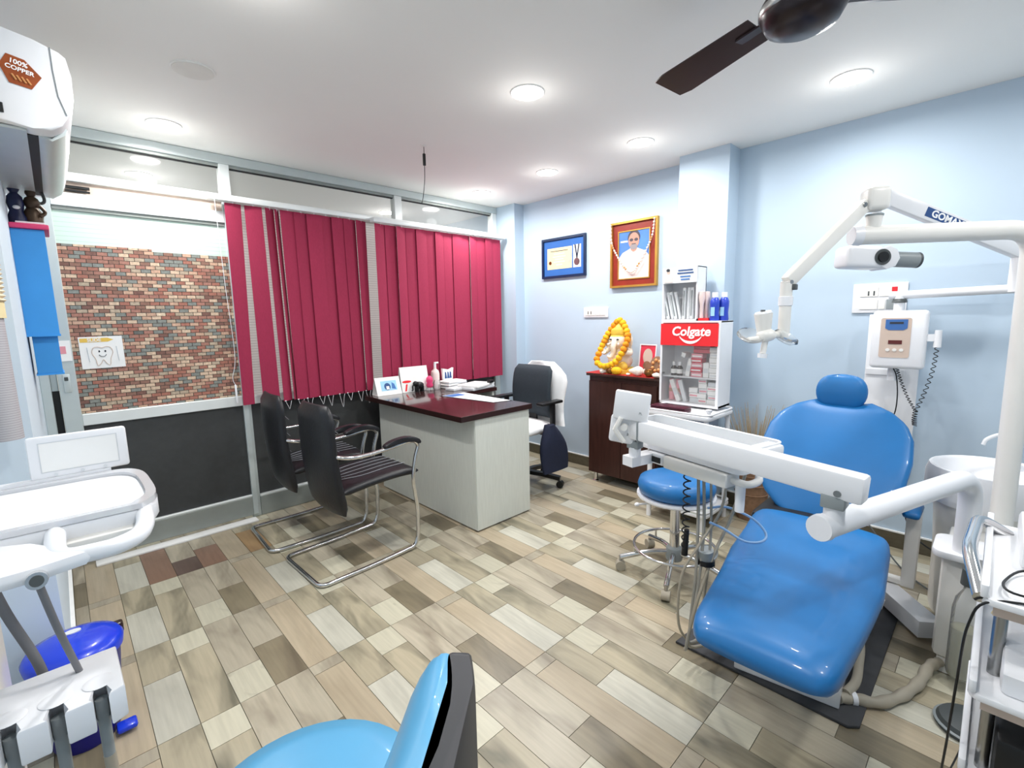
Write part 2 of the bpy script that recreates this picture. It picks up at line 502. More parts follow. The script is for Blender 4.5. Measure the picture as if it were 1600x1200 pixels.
# ------------------------------------------------------------------ the setting
# floor: grout bed + plank-look tile pieces laid 0.6 m modules
floor = B().box(XL - .1, XR + .1, YB - .1, YP + 1.6, -.08, -.004).build('floor', 'grout', None, 0, kind='structure')
PIECES = [(0, 0, .58, 'tile_light'), (0, .58, 1, 'tile_vein'), (1, 0, .76, 'tile_vein'), (1, .76, 1, 'tile_knot'),
          (2, 0, .32, 'tile_knot'), (2, .32, 1, 'tile_streak'), (3, 0, .47, 'tile_olive'), (3, .47, 1, 'tile_streak'),
          (4, 0, .9, 'tile_tan'), (4, .9, 1, 'tile_streak')]
meshes = {}
def plank_mesh(w, l, mt):
    k = (round(w, 3), round(l, 3), mt)
    if k not in meshes:
        g = .0011
        b = B().box(g, w - g, g, l - g, -.008, 0)
        bm = b.bm; me = bpy.data.meshes.new('floor_plank'); bm.to_mesh(me); bm.free(); me.materials.append(MATS[mt]); meshes[k] = me
    return meshes[k]
spots = []
X0, Y0, T = .0885, 1.780, .6
for ix in range(-1, 6):
    for iy in range(-6, 3):
        for (sI, v0, v1, mt) in PIECES:
            x0 = X0 + ix * T + sI * .12; y0 = Y0 + iy * T + v0 * T; y1 = Y0 + iy * T + v1 * T
            x1 = x0 + .12
            x0c, x1c, y0c, y1c = max(x0, XL), min(x1, XR), max(y0, YB), min(y1, YP + .02)
            if x1c - x0c < .01 or y1c - y0c < .01: continue
            spots.append([x0c, y0c, x1c - x0c, y1c - y0c, mt])
def seen_area(s):
    x, y, w, l, _ = s
    c = V(x + w / 2, y + l / 2, -CAM_H); d = c.dot(fwd)
    if d < .15: return 0
    u = c.dot(rgt) / d * FPX + 800; v = c.dot(dwn) / d * FPX + 600
    if not (-90 < u < 1690 and 400 < v < 1330): return 0
    return w * l * CAM_H / d ** 3
spots.sort(key=lambda s: -seen_area(s))
RED = {  # warm-toned pieces in front of the door
    'a': (.10, .56, 2.93, 3.34)}
rest = {}
for i, (x, y, w, l, mt) in enumerate(spots):
    if 0.20 < x + w / 2 < .80 and y > 2.93 and y + l < 3.5:
        mt = ['tile_red', 'tile_umber', 'tile_orange', 'tile_red', 'tile_umber'][int((x + w / 2 - .2) / .12 + 3) % 5]
    if i < 296 and seen_area(spots[i]) > 0:
        o = link('floor_plank', plank_mesh(w, l, mt), None, floor); o.location = (x, y, 0)
    else:
        rest.setdefault(mt, []).append((x, y, w, l))
bmr = B(); idx = []
for k, mt in enumerate(rest):
    for (x, y, w, l) in rest[mt]:
        n0 = len(bmr.bm.faces); bmr.box(x + .0011, x + w - .0011, y + .0011, y + l - .0011, -.008, 0)
        bmr.bm.faces.ensure_lookup_table()
        for f in bmr.bm.faces[n0:]: f.material_index = k
me = bpy.data.meshes.new('floor_planks_far'); bmr.bm.to_mesh(me); bmr.bm.free()
for mt in rest: me.materials.append(MATS[mt])
o = link('plank_field', me, None, floor, kind='stuff')

B().box(XL - .1, XR + .15, YB - .1, YP + 1.6, HC, HC + .1).build('ceiling', 'ceiling_paint', None, 0, kind='structure')
wr = B()
wr.box(XR, XR + .15, YB - .1, YP + 1.6, 0, HC)
wr.box(3.172, XR + .01, 1.292, 1.626, 0, HC)
wr.box(3.215, XR + .01, 3.279, YP + .02, 0, HC)
wr.build('wall_right', 'wall_blue', None, 0, kind='structure')
wl = B()
wl.prism([(XL, YB), (XL, YS), (XLS, YS), (XLS, YP + .1), (XL - .12, YP + .1), (XL - .12, YB)], lambda a, b: V(a, b, 0), lambda a, b: V(a, b, HC))
wl.build('wall_left', 'wall_left_paint', None, 0, kind='structure')
B().box(XL - .1, XR + .1, YB - .12, YB, 0, HC).build('wall_back', 'wall_blue', None, 0, kind='structure')
br = B().box(XR - .012, XR, YB, 1.292, 0, .09).box(XR - .012, XR, 1.626, 3.279, 0, .09).box(3.160, 3.172, 1.28, 1.638, 0, .09).box(3.203, 3.215, 3.267, YP, 0, .09).box(3.16, XR, 1.28, 1.292, 0, .09).build('baseboard_right', 'skirting', None, 0, kind='structure')
B().box(XR - .014, XR, YB, 1.28, .09, .098).box(XR - .014, XR, 1.638, 3.267, .09, .098).build('top_bead', 'white_line', br, 0)
bl = B().box(XLS, XLS + .012, YS - .012, YP - .05, 0, .09).box(XL, XLS + .012, YS - .012, YS, 0, .09).build('baseboard_left', 'skirting', None, 0, kind='structure')
B().box(XLS, XLS + .014, YS - .014, YP - .05, .09, .1).build('top_bead', 'white_line', bl, 0)

# room beyond the glazed partition
YF = YP + 1.5
B().box(XL - .1, XR + .1, YF, YF + .1, 0, HC).box(XL - .2, XL - .1, YP + .1, YF, 0, HC).build('wall_corridor', 'white_line', None, 0, kind='structure')

# glazed aluminium partition: fixed frame, transoms, panels
win = struct('window_1', (1.6, YP, 0), 'silver aluminium glazed partition with transom panes and charcoal lower panels')
def member(name, x0, x1, z0, z1, y0=YP - .02, y1=YP + .04, m='aluminium', p=None, r=.003):
    return B().box(x0, x1, y0, y1, z0, z1, r=r, seg=1).build(name, m, p or win, 30)
member('head_rail', XLS, 3.215, 2.345, HC - .001, YP - .03)
member('head_rail_lip', XLS, 3.215, 2.328, 2.347, YP - .012, m='aluminium_shade')
member('transom_rail', XLS, 3.215, 2.112, 2.158, YP - .03, m='aluminium_bright')
for x0, x1 in ((XLS, -.03), (.856, .914), (2.098, 2.166), (3.155, 3.215)):
    member('mullion', x0, x1, 2.158, 2.345, YP - .024, m='aluminium_bright')
for x0, x1 in ((-.03, .856), (.914, 2.098), (2.166, 3.155)):
    B().box(x0, x1, YP + .008, YP + .014, 2.158, 2.345).build('transom_pane', 'glass', win, 0)
    B().box(x0, x1, YP + .0, YP + .02, 2.322, 2.328).build('gasket', 'rubber', win, 0)
for x0, x1 in ((XLS, -.05), (-.05, -.022), (.853, .908), (2.098, 2.166), (3.15, 3.215)):
    member('post', x0, x1, 0, 2.112, YP - .026 if x0 > -.06 else YP - .045, m='aluminium')
member('sill_rail', .908, 3.15, .795, .85, YP - .03, m='aluminium_bright')
member('bottom_rail', .908, 3.15, 0, .135, YP - .03, m='aluminium_shade')
member('bottom_bead', .908, 3.15, .135, .15, YP - .03, m='aluminium_bright')
for x0, x1 in ((.908, 2.098), (2.166, 3.15)):
    B().box(x0, x1, YP, YP + .01, .15, .795).build('lower_panel', 'dark_panel', win, 0)
    B().box(x0, x1, YP, YP + .008, .85, 2.112).build('ribbed_pane', 'ribbed_white', win, 0)

# sliding door
door = struct('door_1', (.43, YP, 0), 'sliding aluminium door papered with a brick pattern')
dy0, dy1 = YP - .06, YP - .018
def dmem(name, x0, x1, z0, z1, m='aluminium_bright', y0=dy0, y1=dy1):
    return B().box(x0, x1, y0, y1, z0, z1, r=.003, seg=1).build(name, m, door, 30)
dmem('stile', -.018, .055, .03, 2.045, 'aluminium')
dmem('stile', .852, .885, .03, 2.045, 'aluminium')
dmem('top_rail', .055, .852, 1.975, 2.045)
dmem('rail_reveal', .055, .852, 1.955, 1.975, 'aluminium_shade', YP - .05)
dmem('mid_rail', .055, .852, .797, .862)
dmem('bottom_rail', .055, .852, .03, .158, 'aluminium_shade')
dmem('bottom_bead', .055, .852, .158, .172)
B().box(.055, .852, YP - .04, YP - .034, .862, 1.957).build('ribbed_pane', 'ribbed_mint', door, 0)
B().box(.055, .46, YP - .043, YP - .0405, .864, 1.782).build('brick_paper', 'brick_paper', door, 0, label='brick-patterned paper sheet, left strip')
B().box(.46, .852, YP - .0435, YP - .0405, .864, 1.768).build('brick_paper', 'brick_paper', door, 0, label='brick-patterned paper sheet, right strip')
B().box(.055, .852, YP - .04, YP - .03, .172, .797).build('lower_panel', 'dark_panel', door, 0)
lk = B().box(.0, .03, dy0 - .006, dy0, .99, 1.09, r=.003).build('lock_plate', 'aluminium', door, 30)
B().box(.006, .022, dy0 - .011, dy0 - .005, 1.055, 1.075, r=.002).build('lock_slot', 'dark_grey', lk, 0)
B().box(-.05, -.02, YP - .03, YP - .02, .1, 1.0).build('door_gap', 'rubber', door, 0)
B().box(.02, .86, YP - .13, YP - .05, 0, .012, r=.003).build('threshold', 'white_line', door, 30)
B().box(-.05, .852, YP - .01, YP + .01, 2.045, 2.112).build('track_backing', 'panel_beige', door, 0)
B().box(.12, .22, YP - .04, YP - .02, 2.075, 2.088).box(.12, .22, YP - .04, YP - .02, 2.058, 2.066).build('track_runner', 'rubber', door, 0)

# ------------------------------------------------------------------ ceiling lamps
LAMPS = [(.538, 3.20, 'round ceiling lamp above the brick-papered door'),
         (1.733, 1.664, 'largest-looking round ceiling lamp in the middle of the room'),
         (2.739, .586, 'round ceiling lamp over the dental chair near the fan'),
         (2.724, 1.655, 'round ceiling lamp in front of the wall pillar'),
         (2.738, 2.438, 'round ceiling lamp between the pillar lamp and the corner lamp'),
         (2.736, 3.186, 'round ceiling lamp nearest the far corner of the blinds'),
         (.538, 1.664, 'round ceiling lamp above the left foreground'),
         (.538, .30, 'added ceiling lamp over the camera, out of view'),  # added outside the view as fill for the near half of the room
         (1.733, -.45, 'added ceiling lamp behind the fan, out of view')]  # another fill lamp added outside the view
def disc_lamp(x, y, label, lit=True, r=.075, power=1.):
    t = thing('ceiling_lamp', label, 'ceiling lamp', (x, y, HC), group='round lamps recessed in the ceiling')
    B().lathe([(r, 0), (r + .006, 0), (r + .0065, -.004), (r + .003, -.006), (r, -.005), (r, 0)], (x, y, HC)).build('trim_ring', 'white_line' if lit else 'ceiling_paint', t)
    B().lathe([(.001, -.0005), (r, -.0005), (r, -.0065), (.001, -.008)], (x, y, HC)).build('diffuser', 'lamp_glow' if lit else 'cover_grey', t)
    if lit:
        ld = bpy.data.lights.new('lamp_light', 'AREA'); ld.shape = 'DISK'; ld.size = r * 2; ld.energy = LAMP_W * power; ld.color = (1, .985, .96); ld.spread = math.radians(SPREAD)
        lo = bpy.data.objects.new('lamp_light', ld); COL.objects.link(lo); lo.location = (x, y, HC - .012)
        pd_ = bpy.data.lights.new('ceiling_fill_light', 'POINT'); pd_.energy = FILL_W * power; pd_.shadow_soft_size = .05; pd_.color = (1, .985, .96)  # extra point light added in mid-air below each lamp to brighten the ceiling
        po = bpy.data.objects.new('ceiling_fill_light', pd_); COL.objects.link(po); po.location = (x, y, HC - .14)
for x, y, lb in LAMPS: disc_lamp(x, y, lb)
disc_lamp(2.739, -.55, 'added weak ceiling lamp at the near right, out of view', power=.5)  # fill lamp added out of view to brighten the lower right wall
disc_lamp(.538, 2.454, 'unlit round cover in the ceiling left of the hanging wire', False)
disc_lamp(.55, YP + .8, 'added round lamp in the corridor, brightening the left transom pane', power=1.0)  # added to light the transom from the corridor side
disc_lamp(2.5, YP + .8, 'added round lamp in the corridor, brightening the right transom pane', power=1.4)  # added, stronger, to light the ribbed panes from behind

w = thing('ceiling_wire', 'thin black wire with a connector dangling from the ceiling', 'wire', (1.756, 2.575, HC))
B().tube(catmull([(1.756, 2.575, HC), (1.757, 2.576, HC - .06), (1.765, 2.59, HC - .17), (1.752, 2.585, HC - .25), (1.735, 2.575, HC - .31), (1.72, 2.57, HC - .345)], 5), .0022, 6).build('wire', 'black_plastic', w)
B().box(1.748, 1.764, 2.568, 2.582, HC - .115, HC - .045, r=.003).build('connector', 'black_plastic', w)
B().lathe([(.001, 0), (.018, 0), (.018, -.004), (.001, -.006)], (1.756, 2.575, HC), 14).build('rosette', 'white_line', w)

# ------------------------------------------------------------------ ceiling fan (at rest)
FX, FY, FZ = 1.50, .44, 2.13
f = thing('ceiling_fan', 'dark brown ceiling fan with three long blades', 'ceiling fan', (FX, FY, HC))
B().cyl((FX, FY, FZ + .05), (FX, FY, HC - .01), .011, seg=12).build('down_rod', 'fan_brown', f)
B().lathe([(.01, 0), (.06, 0), (.055, -.03), (.02, -.06), (.01, -.06)], (FX, FY, HC)).build('canopy', 'fan_brown', f)
B().lathe([(.001, -.055), (.05, -.052), (.085, -.035), (.1, -.008), (.1, .02), (.085, .045), (.04, .06), (.001, .062)], (FX, FY, FZ)).build('motor_housing', 'fan_brown', f)
B().lathe([(.1, -.006), (.104, 0), (.104, .012), (.1, .016)], (FX, FY, FZ)).build('trim_band', 'steel', f)
for a in (69, -51, 189):
    ar = math.radians(a); d = V(math.cos(ar), math.sin(ar), 0); n = V(-d.y, d.x, 0)
    o0 = V(FX, FY, FZ + .02)
    bl = B()
    R = []
    for i in range(9):
        t = i / 8; s = .13 + t * .38; hw = .048 + .022 * t
        if i == 8: hw *= .8
        tilt = .012
        c = o0 + d * s
        R.append([c + n * -hw + V(0, 0, -tilt), c + n * hw + V(0, 0, tilt), c + n * hw + V(0, 0, tilt + .004), c + n * -hw + V(0, 0, -tilt + .004)])
    bl.rings(R).build('blade', 'fan_brown', f, 30)
    B().sweep([o0 + d * .07, o0 + d * .2], .035, .006).build('blade_bracket', 'fan_brown', f)

# ------------------------------------------------------------------ air conditioner on the left wall
AY0, AY1, AX0, AX1 = 2.06, 3.12, XLS, .118
ac = thing('air_conditioner', 'white split air conditioner with a copper hexagon sticker on its end', 'air conditioner', (XLS, 2.6, 1.98))
prof = [(AX0, 1.96), (AX0, 2.205), (-.017, 2.197), (.046, 2.186), (.10, 2.170), (.115, 2.158), (.123, 2.107), (.121, 2.042), (.107, 1.990), (.088, 1.956), (.06, 1.936), (.02, 1.934), (-.047, 1.940)]
B().prism(prof, lambda a, b: V(a, AY0, b), lambda a, b: V(a, AY1, b), r=.006).build('body', 'white_plastic', ac)
B().tube([(.082, AY0 - .0015, 2.176), (.082, AY0 - .0015, 2.112), (.086, AY0 - .0015, 2.041), (.1, AY0 - .0015, 1.988)], .0013, 6).build('panel_seam', 'grey_plastic', ac)
uz = 1.936
B().box(.005, .03, AY0 + .07, AY1 - .05, uz - .004, uz + .008).build('outlet_slot', 'rubber', ac)
fl = [(.03, uz - .003), (.06, uz - .012), (.092, uz + .012), (.1, uz + .03), (.096, uz + .034), (.06, uz - .004), (.03, uz + .003)]
B().prism(fl, lambda a, b: V(a, AY0 + .07, b), lambda a, b: V(a, AY1 - .05, b)).build('louvre_flap', 'aluminium', ac, 60)
B().box(AX0, .005, AY0 + .02, AY1 - .02, uz - .008, uz).build('underside_panel', 'aluminium', ac)
hexp = [(-.078 + .5 * 0, 0)]
st = B().prism([(-.032, 2.095), (-.014, 2.128), (.023, 2.121), (.055, 2.082), (.03, 2.043), (-.016, 2.05)], lambda a, b: V(a, AY0 - .002, b), lambda a, b: V(a, AY0, b)).build('sticker', 'copper_print', ac, 0, label='copper-brown hexagon sticker reading 100% COPPER')
tm = frameM((.009, AY0 - .0025, 2.108), (1, 0, -.2), (.2, 0, 1))
text('sticker_text', '100%', .018, tm, 'text_white', st, bold=.0004)
text('sticker_text', 'COPPER', .0165, frameM((.01, AY0 - .0025, 2.09), (1, 0, -.2), (.2, 0, 1)), 'text_white', st, bold=.0004)
for i in range(4):
    B().tube([(-.008 + .01 * i, AY0 - .003, 2.075 - .002 * i), (.0 + .01 * i, AY0 - .003, 2.06 - .002 * i)], .0025, 6).build('sticker_coil', 'copper_light', st)
dsp = B().box(-.06, -.036, AY0 - .003, AY0, 1.962, 1.99, r=.002).build('display_window', 'rubber', ac, 0)

# insulated pipe and corrugated drain hose on the wall
p = thing('insulated_pipe', 'cream corrugated air conditioner pipe running down the left wall', 'pipe', (-.09, 2.0, 1.4))
PX, PYY = -.143, 2.02
prof = []
z = 1.42
while z < 1.96:
    prof += [(.045, z), (.052, z + .006)]; z += .0125
B().lathe(prof, (PX, PYY, 0), 20).build('corrugated_sleeve', 'cream_plastic', p, 60)
B().cyl((PX, PYY, 1.375), (PX, PYY, 1.42), .046, .046, 20).build('tape_wrap', 'beige_yellow', p)
B().cyl((PX, PYY, 1.02), (PX, PYY, 1.375), .042, .04, 20).build('ribbed_tail', 'grille_grey', p)

# ------------------------------------------------------------------ blue wall shelf with figurines
SH = thing('wall_shelf', 'bright blue stepped box shelf on the left wall below the air conditioner', 'shelf', (XLS, 2.97, 1.14))
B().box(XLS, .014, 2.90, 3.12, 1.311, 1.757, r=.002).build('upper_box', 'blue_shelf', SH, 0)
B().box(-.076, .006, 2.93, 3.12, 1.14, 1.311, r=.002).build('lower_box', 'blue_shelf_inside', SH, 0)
B().box(XLS, .017, 2.897, 3.125, 1.305, 1.313).build('shelf_board', 'blue_shelf', SH, 0)
B().box(-.08, .01, 2.925, 3.125, 1.134, 1.141).build('bottom_board', 'blue_shelf', SH, 0)
tr = B().box(XLS, .03, 2.88, 3.13, 1.758, 1.778, r=.004).build('tray', 'pink', None, label='pink tray on top of the blue wall shelf', category='tray')
B().box(-.07, .02, 2.9, 3.1, 1.7785, 1.788, r=.003).build('lace_cloth', 'white_cloth', None, label='small white lace cloth on the pink tray', category='cloth')
fg = thing('figurine', 'dark navy figurine with a white patch standing on the blue shelf', 'figurine', (-.062, 2.97, 1.788), group='figurines on the blue shelf')
B().lathe([(.001, 0), (.03, 0), (.032, .02), (.022, .05), (.028, .08), (.024, .11), (.012, .125), (.02, .14), (.018, .165), (.001, .175)], (-.062, 2.97, 1.788), 14).build('body', 'navy_ceramic', fg)
B().ell((-.06, 2.945, 1.85), (.012, .008, .008)).build('white_patch', 'white_plastic', fg)
fg = thing('figurine', 'bronze seated figurine standing on the blue shelf', 'figurine', (-.012, 2.98, 1.788), group='figurines on the blue shelf')
B().lathe([(.001, 0), (.032, 0), (.03, .02), (.034, .045), (.02, .07), (.028, .09), (.022, .11), (.012, .118), (.018, .13), (.016, .15), (.001, .16)], (-.012, 2.98, 1.788), 14).build('body', 'bronze', fg)
B().tube(catmull([(.012, 2.96, 1.865), (.026, 2.955, 1.84), (.01, 2.945, 1.82)], 4), .007, 8).build('arm', 'bronze', fg)
B().tube(catmull([(.02, 3.0, 1.95), (.03, 3.0, 1.9), (.015, 3.0, 1.885), (.0, 3.0, 1.9)], 5), .006, 6).build('drain_hose_end', 'dark_grey', None, label='short dark curled hose end under the air conditioner', category='hose')

# sign on the door
sg = thing('door_sign', 'white paper sign reading SLIDE with a smiling tooth drawing', 'sign', (.18, YP - .045, 1.11))
sm = frameM((.178, YP - .0455, 1.198), (1, 0, .01), (0, 0, 1))
B().box(-.0935, .0935, -.088, .088, -.0005, .0008, M=sm).build('sheet', 'paper', sg, 0)
B().box(-.088, .03, .058, .08, .0008, .0014, M=sm).prism([(.03, .08), (.055, .069), (.03, .058)], lambda a, b: sm @ V(a, b, .0008), lambda a, b: sm @ V(a, b, .0014)).build('arrow_band', 'sign_yellow', sg, 0)
text('sign_text', 'SLIDE', .024, sm @ Matrix.Translation((-.028, .069, .0016)), 'paper', sg, bold=.0006)
tooth = catmull([(-.03, .03, 0), (-.015, .036, 0), (0, .03, 0), (.015, .036, 0), (.03, .03, 0), (.036, .005, 0), (.026, -.025, 0), (.022, -.058, 0), (.01, -.05, 0), (0, -.03, 0), (-.01, -.05, 0), (-.022, -.058, 0), (-.026, -.025, 0), (-.036, .005, 0)], 3, True)
B().tube([sm @ V(q.x * 1.25 + .0, q.y * 1.1 - .008, .0016) for q in tooth], .0016, 6, True).build('tooth_outline', 'panel_beige', sg)
for sx in (-.013, .013): B().ell(sm @ V(sx, .006, .0016), (.004, .001, .006), 10, 6).build('drawn_eye', 'text_dark', sg)
B().tube([sm @ V(.015 * math.cos(a), -.012 + .012 * math.sin(a), .0016) for a in [PI + PI * j / 8 for j in range(9)]], .0014, 6).build('drawn_smile', 'text_dark', sg)
for sx in (-.062, .064):
    B().tube([sm @ V(sx, .03, .0016), sm @ V(sx + .004, -.05, .0016)], .0022, 6).build('drawn_tool', 'paper_grey', sg)
nt = thing('paper_note', 'small pinkish paper note stuck on the door frame', 'note', (.01, YP - .06, 1.2))
B().box(-.018, .05, YP - .0635, YP - .0605, 1.16, 1.27).build('sheet', 'paper', nt, 0)
B().box(-.005, .03, YP - .0645, YP - .0635, 1.2, 1.24).build('print', 'pink_box', nt, 0)

# ------------------------------------------------------------------ vertical blinds
def blind(name, label, x0, x1, zr, slats, yb):
    b = thing(name, label, 'blinds', ((x0 + x1) / 2, yb, zr), group='maroon vertical blinds')
    B().box(x0, x1, yb - .025, yb + .035, zr - .012, zr + .024, r=.003).build('head_rail', 'aluminium_bright', b, 30)
    for i, (xt0, xt1, xb0, xb1, yo, tw, zb) in enumerate(slats):
        R = []
        for k in range(7):
            t = k / 6; z = (zr - .02) * (1 - t) + zb * t
            a = xt0 * (1 - t) + xb0 * t; c = xt1 * (1 - t) + xb1 * t
            y = yb + yo
            R.append([V(a, y - tw, z), V((a + c) / 2, y - .004, z), V(c, y + tw, z), V(c, y + tw + .0015, z), V((a + c) / 2, y - .0025, z), V(a, y - tw + .0015, z)])
        s = B().rings(R).build('slat', 'maroon', b, 50)
        B().box((xt0 + xt1) / 2 - .004, (xt0 + xt1) / 2 + .004, yb + yo - .003, yb + yo + .003, zr - .03, zr - .01).build('hanger', 'white_plastic', s, 0)
    return b
S1 = [(.847, .942, .842, .913, 0, .004, .805), (.962, 1.062, .968, 1.072, .0, -.006, .80), (1.078, 1.142, 1.092, 1.160, .0, .018, .80),
      (1.138, 1.178, 1.165, 1.2, .01, .02, .80)]
x = 1.175
for i in range(7):
    S1.append((x, x + .105, x + .012, x + .112, (i % 2) * .007, [.004, .012, -.003, .009, .003, .012, .002][i], .797)); x += .088
S1[-1] = (1.71, 1.803, 1.72, 1.79, .004, .014, .797)
blind('vertical_blinds', 'maroon vertical blinds with open gaps beside the brick door', .756, 1.975, 2.112, S1, 3.45)
S2 = []
x = 1.83
tws = [.012, .004, .014, .0, .006, -.002, .008, .003, .0, .004, .01, .001, .006, -.001, .006]
i = 0
while x < 3.1:
    S2.append((x, min(x + .105, 3.175), x - .004, min(x + .1, 3.155), (i % 2) * .007, tws[i % 15], .785)); x += .0925; i += 1
blind('vertical_blinds', 'closed maroon vertical blinds behind the desk next to the blue corner', 1.82, 3.178, 2.094, S2, 3.392)
cdn = thing('pull_string', 'thin white pull cord hanging beside the maroon blinds', 'cord', (.80, 3.44, 2.08))
B().tube(catmull([(.79, 3.42, 2.1), (.80, 3.42, 1.6), (.815, 3.42, 1.15), (.79, 3.42, 1.0), (.80, 3.42, .95)], 6), .0016, 6).build('cord', 'white_plastic', cdn)
B().box(.795, .806, 3.415, 3.425, .83, .95, r=.002).build('cord_weight', 'white_plastic', cdn)
ch = thing('blind_chain', 'loops of white bead chain along the bottom of the blinds', 'chain', (1.4, 3.42, .78))
for k in range(9):
    xx = 1.12 + k * .075 + (.012 if k % 2 else 0)
    B().tube(catmull([(xx - .02, 3.425, .80), (xx - .008, 3.415, .765 - .02 * (k % 3)), (xx, 3.415, .745 - .02 * (k % 3)), (xx + .008, 3.415, .77), (xx + .02, 3.425, .80)], 4), .0012, 5).build('chain_loop', 'white_plastic', ch)
    B().ell((xx - .02, 3.423, .802), (.006, .004, .004), 8, 6).build('chain_clip', 'white_plastic', ch)

# ------------------------------------------------------------------ visitor chairs (chrome cantilever)
def visitor_chair(label):
    c = thing('visitor_chair', label, 'chair', (0, 0, 0), group='black visitor chairs in front of the desk')
    hw = .23; r = .0115
    # local: x forward to the desk, y to the partition; origin at rear foot line centre
    for sgn, nm in ((-1, 'near'), (1, 'far')):
        y = sgn * hw
        path = [(.0, 0, .013), (.0, y, .013), (.30, y, .013), (.57, y, .022), (.595, y, .08), (.60, y, .25), (.575, y, .43), (.60, y, .56), (.625, y, .625), (.60, y, .655), (.54, y, .66), (.44, y, .645), (.30, y, .635), (.20, y, .64), (.135, y * .86, .655), (.12, 0, .665)]
        B().tube(fillet(path, .05, 5), r, 12).build('tube_frame', 'chrome', c, 60, True)
        B().prism(catmull([(.40, .655, 0), (.42, .675, 0), (.50, .69, 0), (.58, .685, 0), (.632, .655, 0), (.628, .635, 0), (.60, .648, 0), (.52, .662, 0), (.43, .652, 0)], 3, True) and
                  [(q.x, q.y) for q in catmull([(.40, .655, 0), (.42, .675, 0), (.50, .69, 0), (.58, .685, 0), (.632, .655, 0), (.628, .635, 0), (.60, .648, 0), (.52, .662, 0), (.43, .652, 0)], 3, True)],
                  lambda a, b, y=y: V(a, y - .02, b), lambda a, b, y=y: V(a, y + .02, b), r=.006).build('arm_pad', 'black_leather', c, 50, True)
    # seat: lofted cushion
    def cushion(path, half, th, name, n=18, sides=20, p=3.2):
        R = []
        for i, (pt, tan, w, t) in enumerate(path):
            pt = Vector(pt); nn = Vector((-tan[2], 0, tan[0])).normalized()
            R.append([pt + V(0, 1, 0) * a * w + nn * b * t for a, b in oval(1, 1, sides, p=p)])
        return B().rings(R).build(name, 'black_leather', c, 60, True)
    seat = []
    for i in range(13):
        t = i / 12; xx = .16 + .48 * t; zz = .445 + .012 * math.sin(t * PI) - .02 * max(0, t - .8) * 5 * .3 + .02 * t
        e = min(1, min(t, 1 - t) * 9 + .35)
        seat.append(((xx, 0, zz), (1, 0, .04), .205 * (.93 + .07 * e), .03 * e))
    s = cushion(seat, 0, 0, 'seat')
    for k, yy in enumerate((-.11, -.055, 0, .055, .11)):
        B().tube(catmull([(.20, yy * .6, .486), (.32, yy, .492), (.48, yy, .50), (.6, yy, .50)], 4), .0022, 5).build('seat_stitching', 'piping_grey', s, 0, True)
    back = []
    for i in range(15):
        t = i / 14; zz = .315 + .60 * t; xx = .165 - .045 * t - .03 * math.sin(t * PI) * .6
        e = min(1, min(t, 1 - t) * 10 + .3)
        w = .215 - .012 * t
        if t > .85: w -= .05 * ((t - .85) / .15) ** 2
        if t < .12: w -= .03 * ((.12 - t) / .12)
        back.append(((xx, 0, zz), (-.09, 0, 1), w, .026 * e))
    R = []
    for (pt, tan, w, t) in back:
        R.append([Vector(pt) + V(0, 1, 0) * a * w + V(1, 0, .06) * b * t - V(.03, 0, 0) * (a * a) * -1 * .6 for a, b in oval(1, 1, 20, p=3.2)])
    bk = B().rings(R).build('backrest', 'black_leather', c, 60, True)
    for k in range(4):
        zz = .5 + .1 * k
        B().tube(catmull([(.175, -.17, zz - .03), (.165, 0, zz), (.175, .17, zz - .03)], 5), .002, 5).build('back_stitching', 'piping_grey', bk, 0, True)
    return c
c1 = visitor_chair('black leather visitor chair with chrome arms, the one nearer the camera')
c1.matrix_basis = Matrix.Translation((.815, 2.515, 0)) @ Matrix.Rotation(math.radians(2), 4, 'Z')
copy_tree(c1, Matrix.Translation((.775, 3.09, 0)) @ Matrix.Rotation(math.radians(-2), 4, 'Z'), 'black leather visitor chair half hidden behind the other, nearer the blinds')

# ------------------------------------------------------------------ desk
dk = thing('desk', 'office desk with glossy dark brown top and pale wood-grain panels', 'desk', (2.0, 2.8, 0))
top = [(1.675, 2.19), (2.275, 2.185), (2.275, 2.93), (2.63, 2.93), (2.63, 3.40), (1.675, 3.40)]
B().prism(top, lambda a, b: V(a, b, .738), lambda a, b: V(a, b, .766), r=.002).build('desk_top', 'wood_top', dk, 30)
B().prism([(1.673, 2.188), (2.277, 2.183), (2.277, 2.2), (1.69, 2.205), (1.69, 3.40), (1.673, 3.40)], lambda a, b: V(a, b, .732), lambda a, b: V(a, b, .7645)).build('edge_band', 'wood_edge', dk, 0)
B().box(1.785, 1.805, 2.206, 3.39, .012, .738).build('front_panel', 'desk_laminate', dk, 0)
B().box(1.788, 2.262, 2.20, 2.222, .012, .738).build('end_panel', 'desk_laminate', dk, 0)
B().box(2.22, 2.26, 2.225, 2.26, 0, .012).build('foot', 'black_plastic', dk, 0)
B().box(1.80, 1.84, 2.225, 2.26, 0, .012).build('foot', 'black_plastic', dk, 0)
B().box(2.24, 2.262, 2.94, 3.39, .012, .738).box(1.82, 2.24, 3.36, 3.38, .05, .738).build('back_support', 'desk_laminate', dk, 0)
B().box(2.595, 2.615, 2.95, 3.38, 0, .738).build('return_leg', 'desk_laminate', dk, 0)

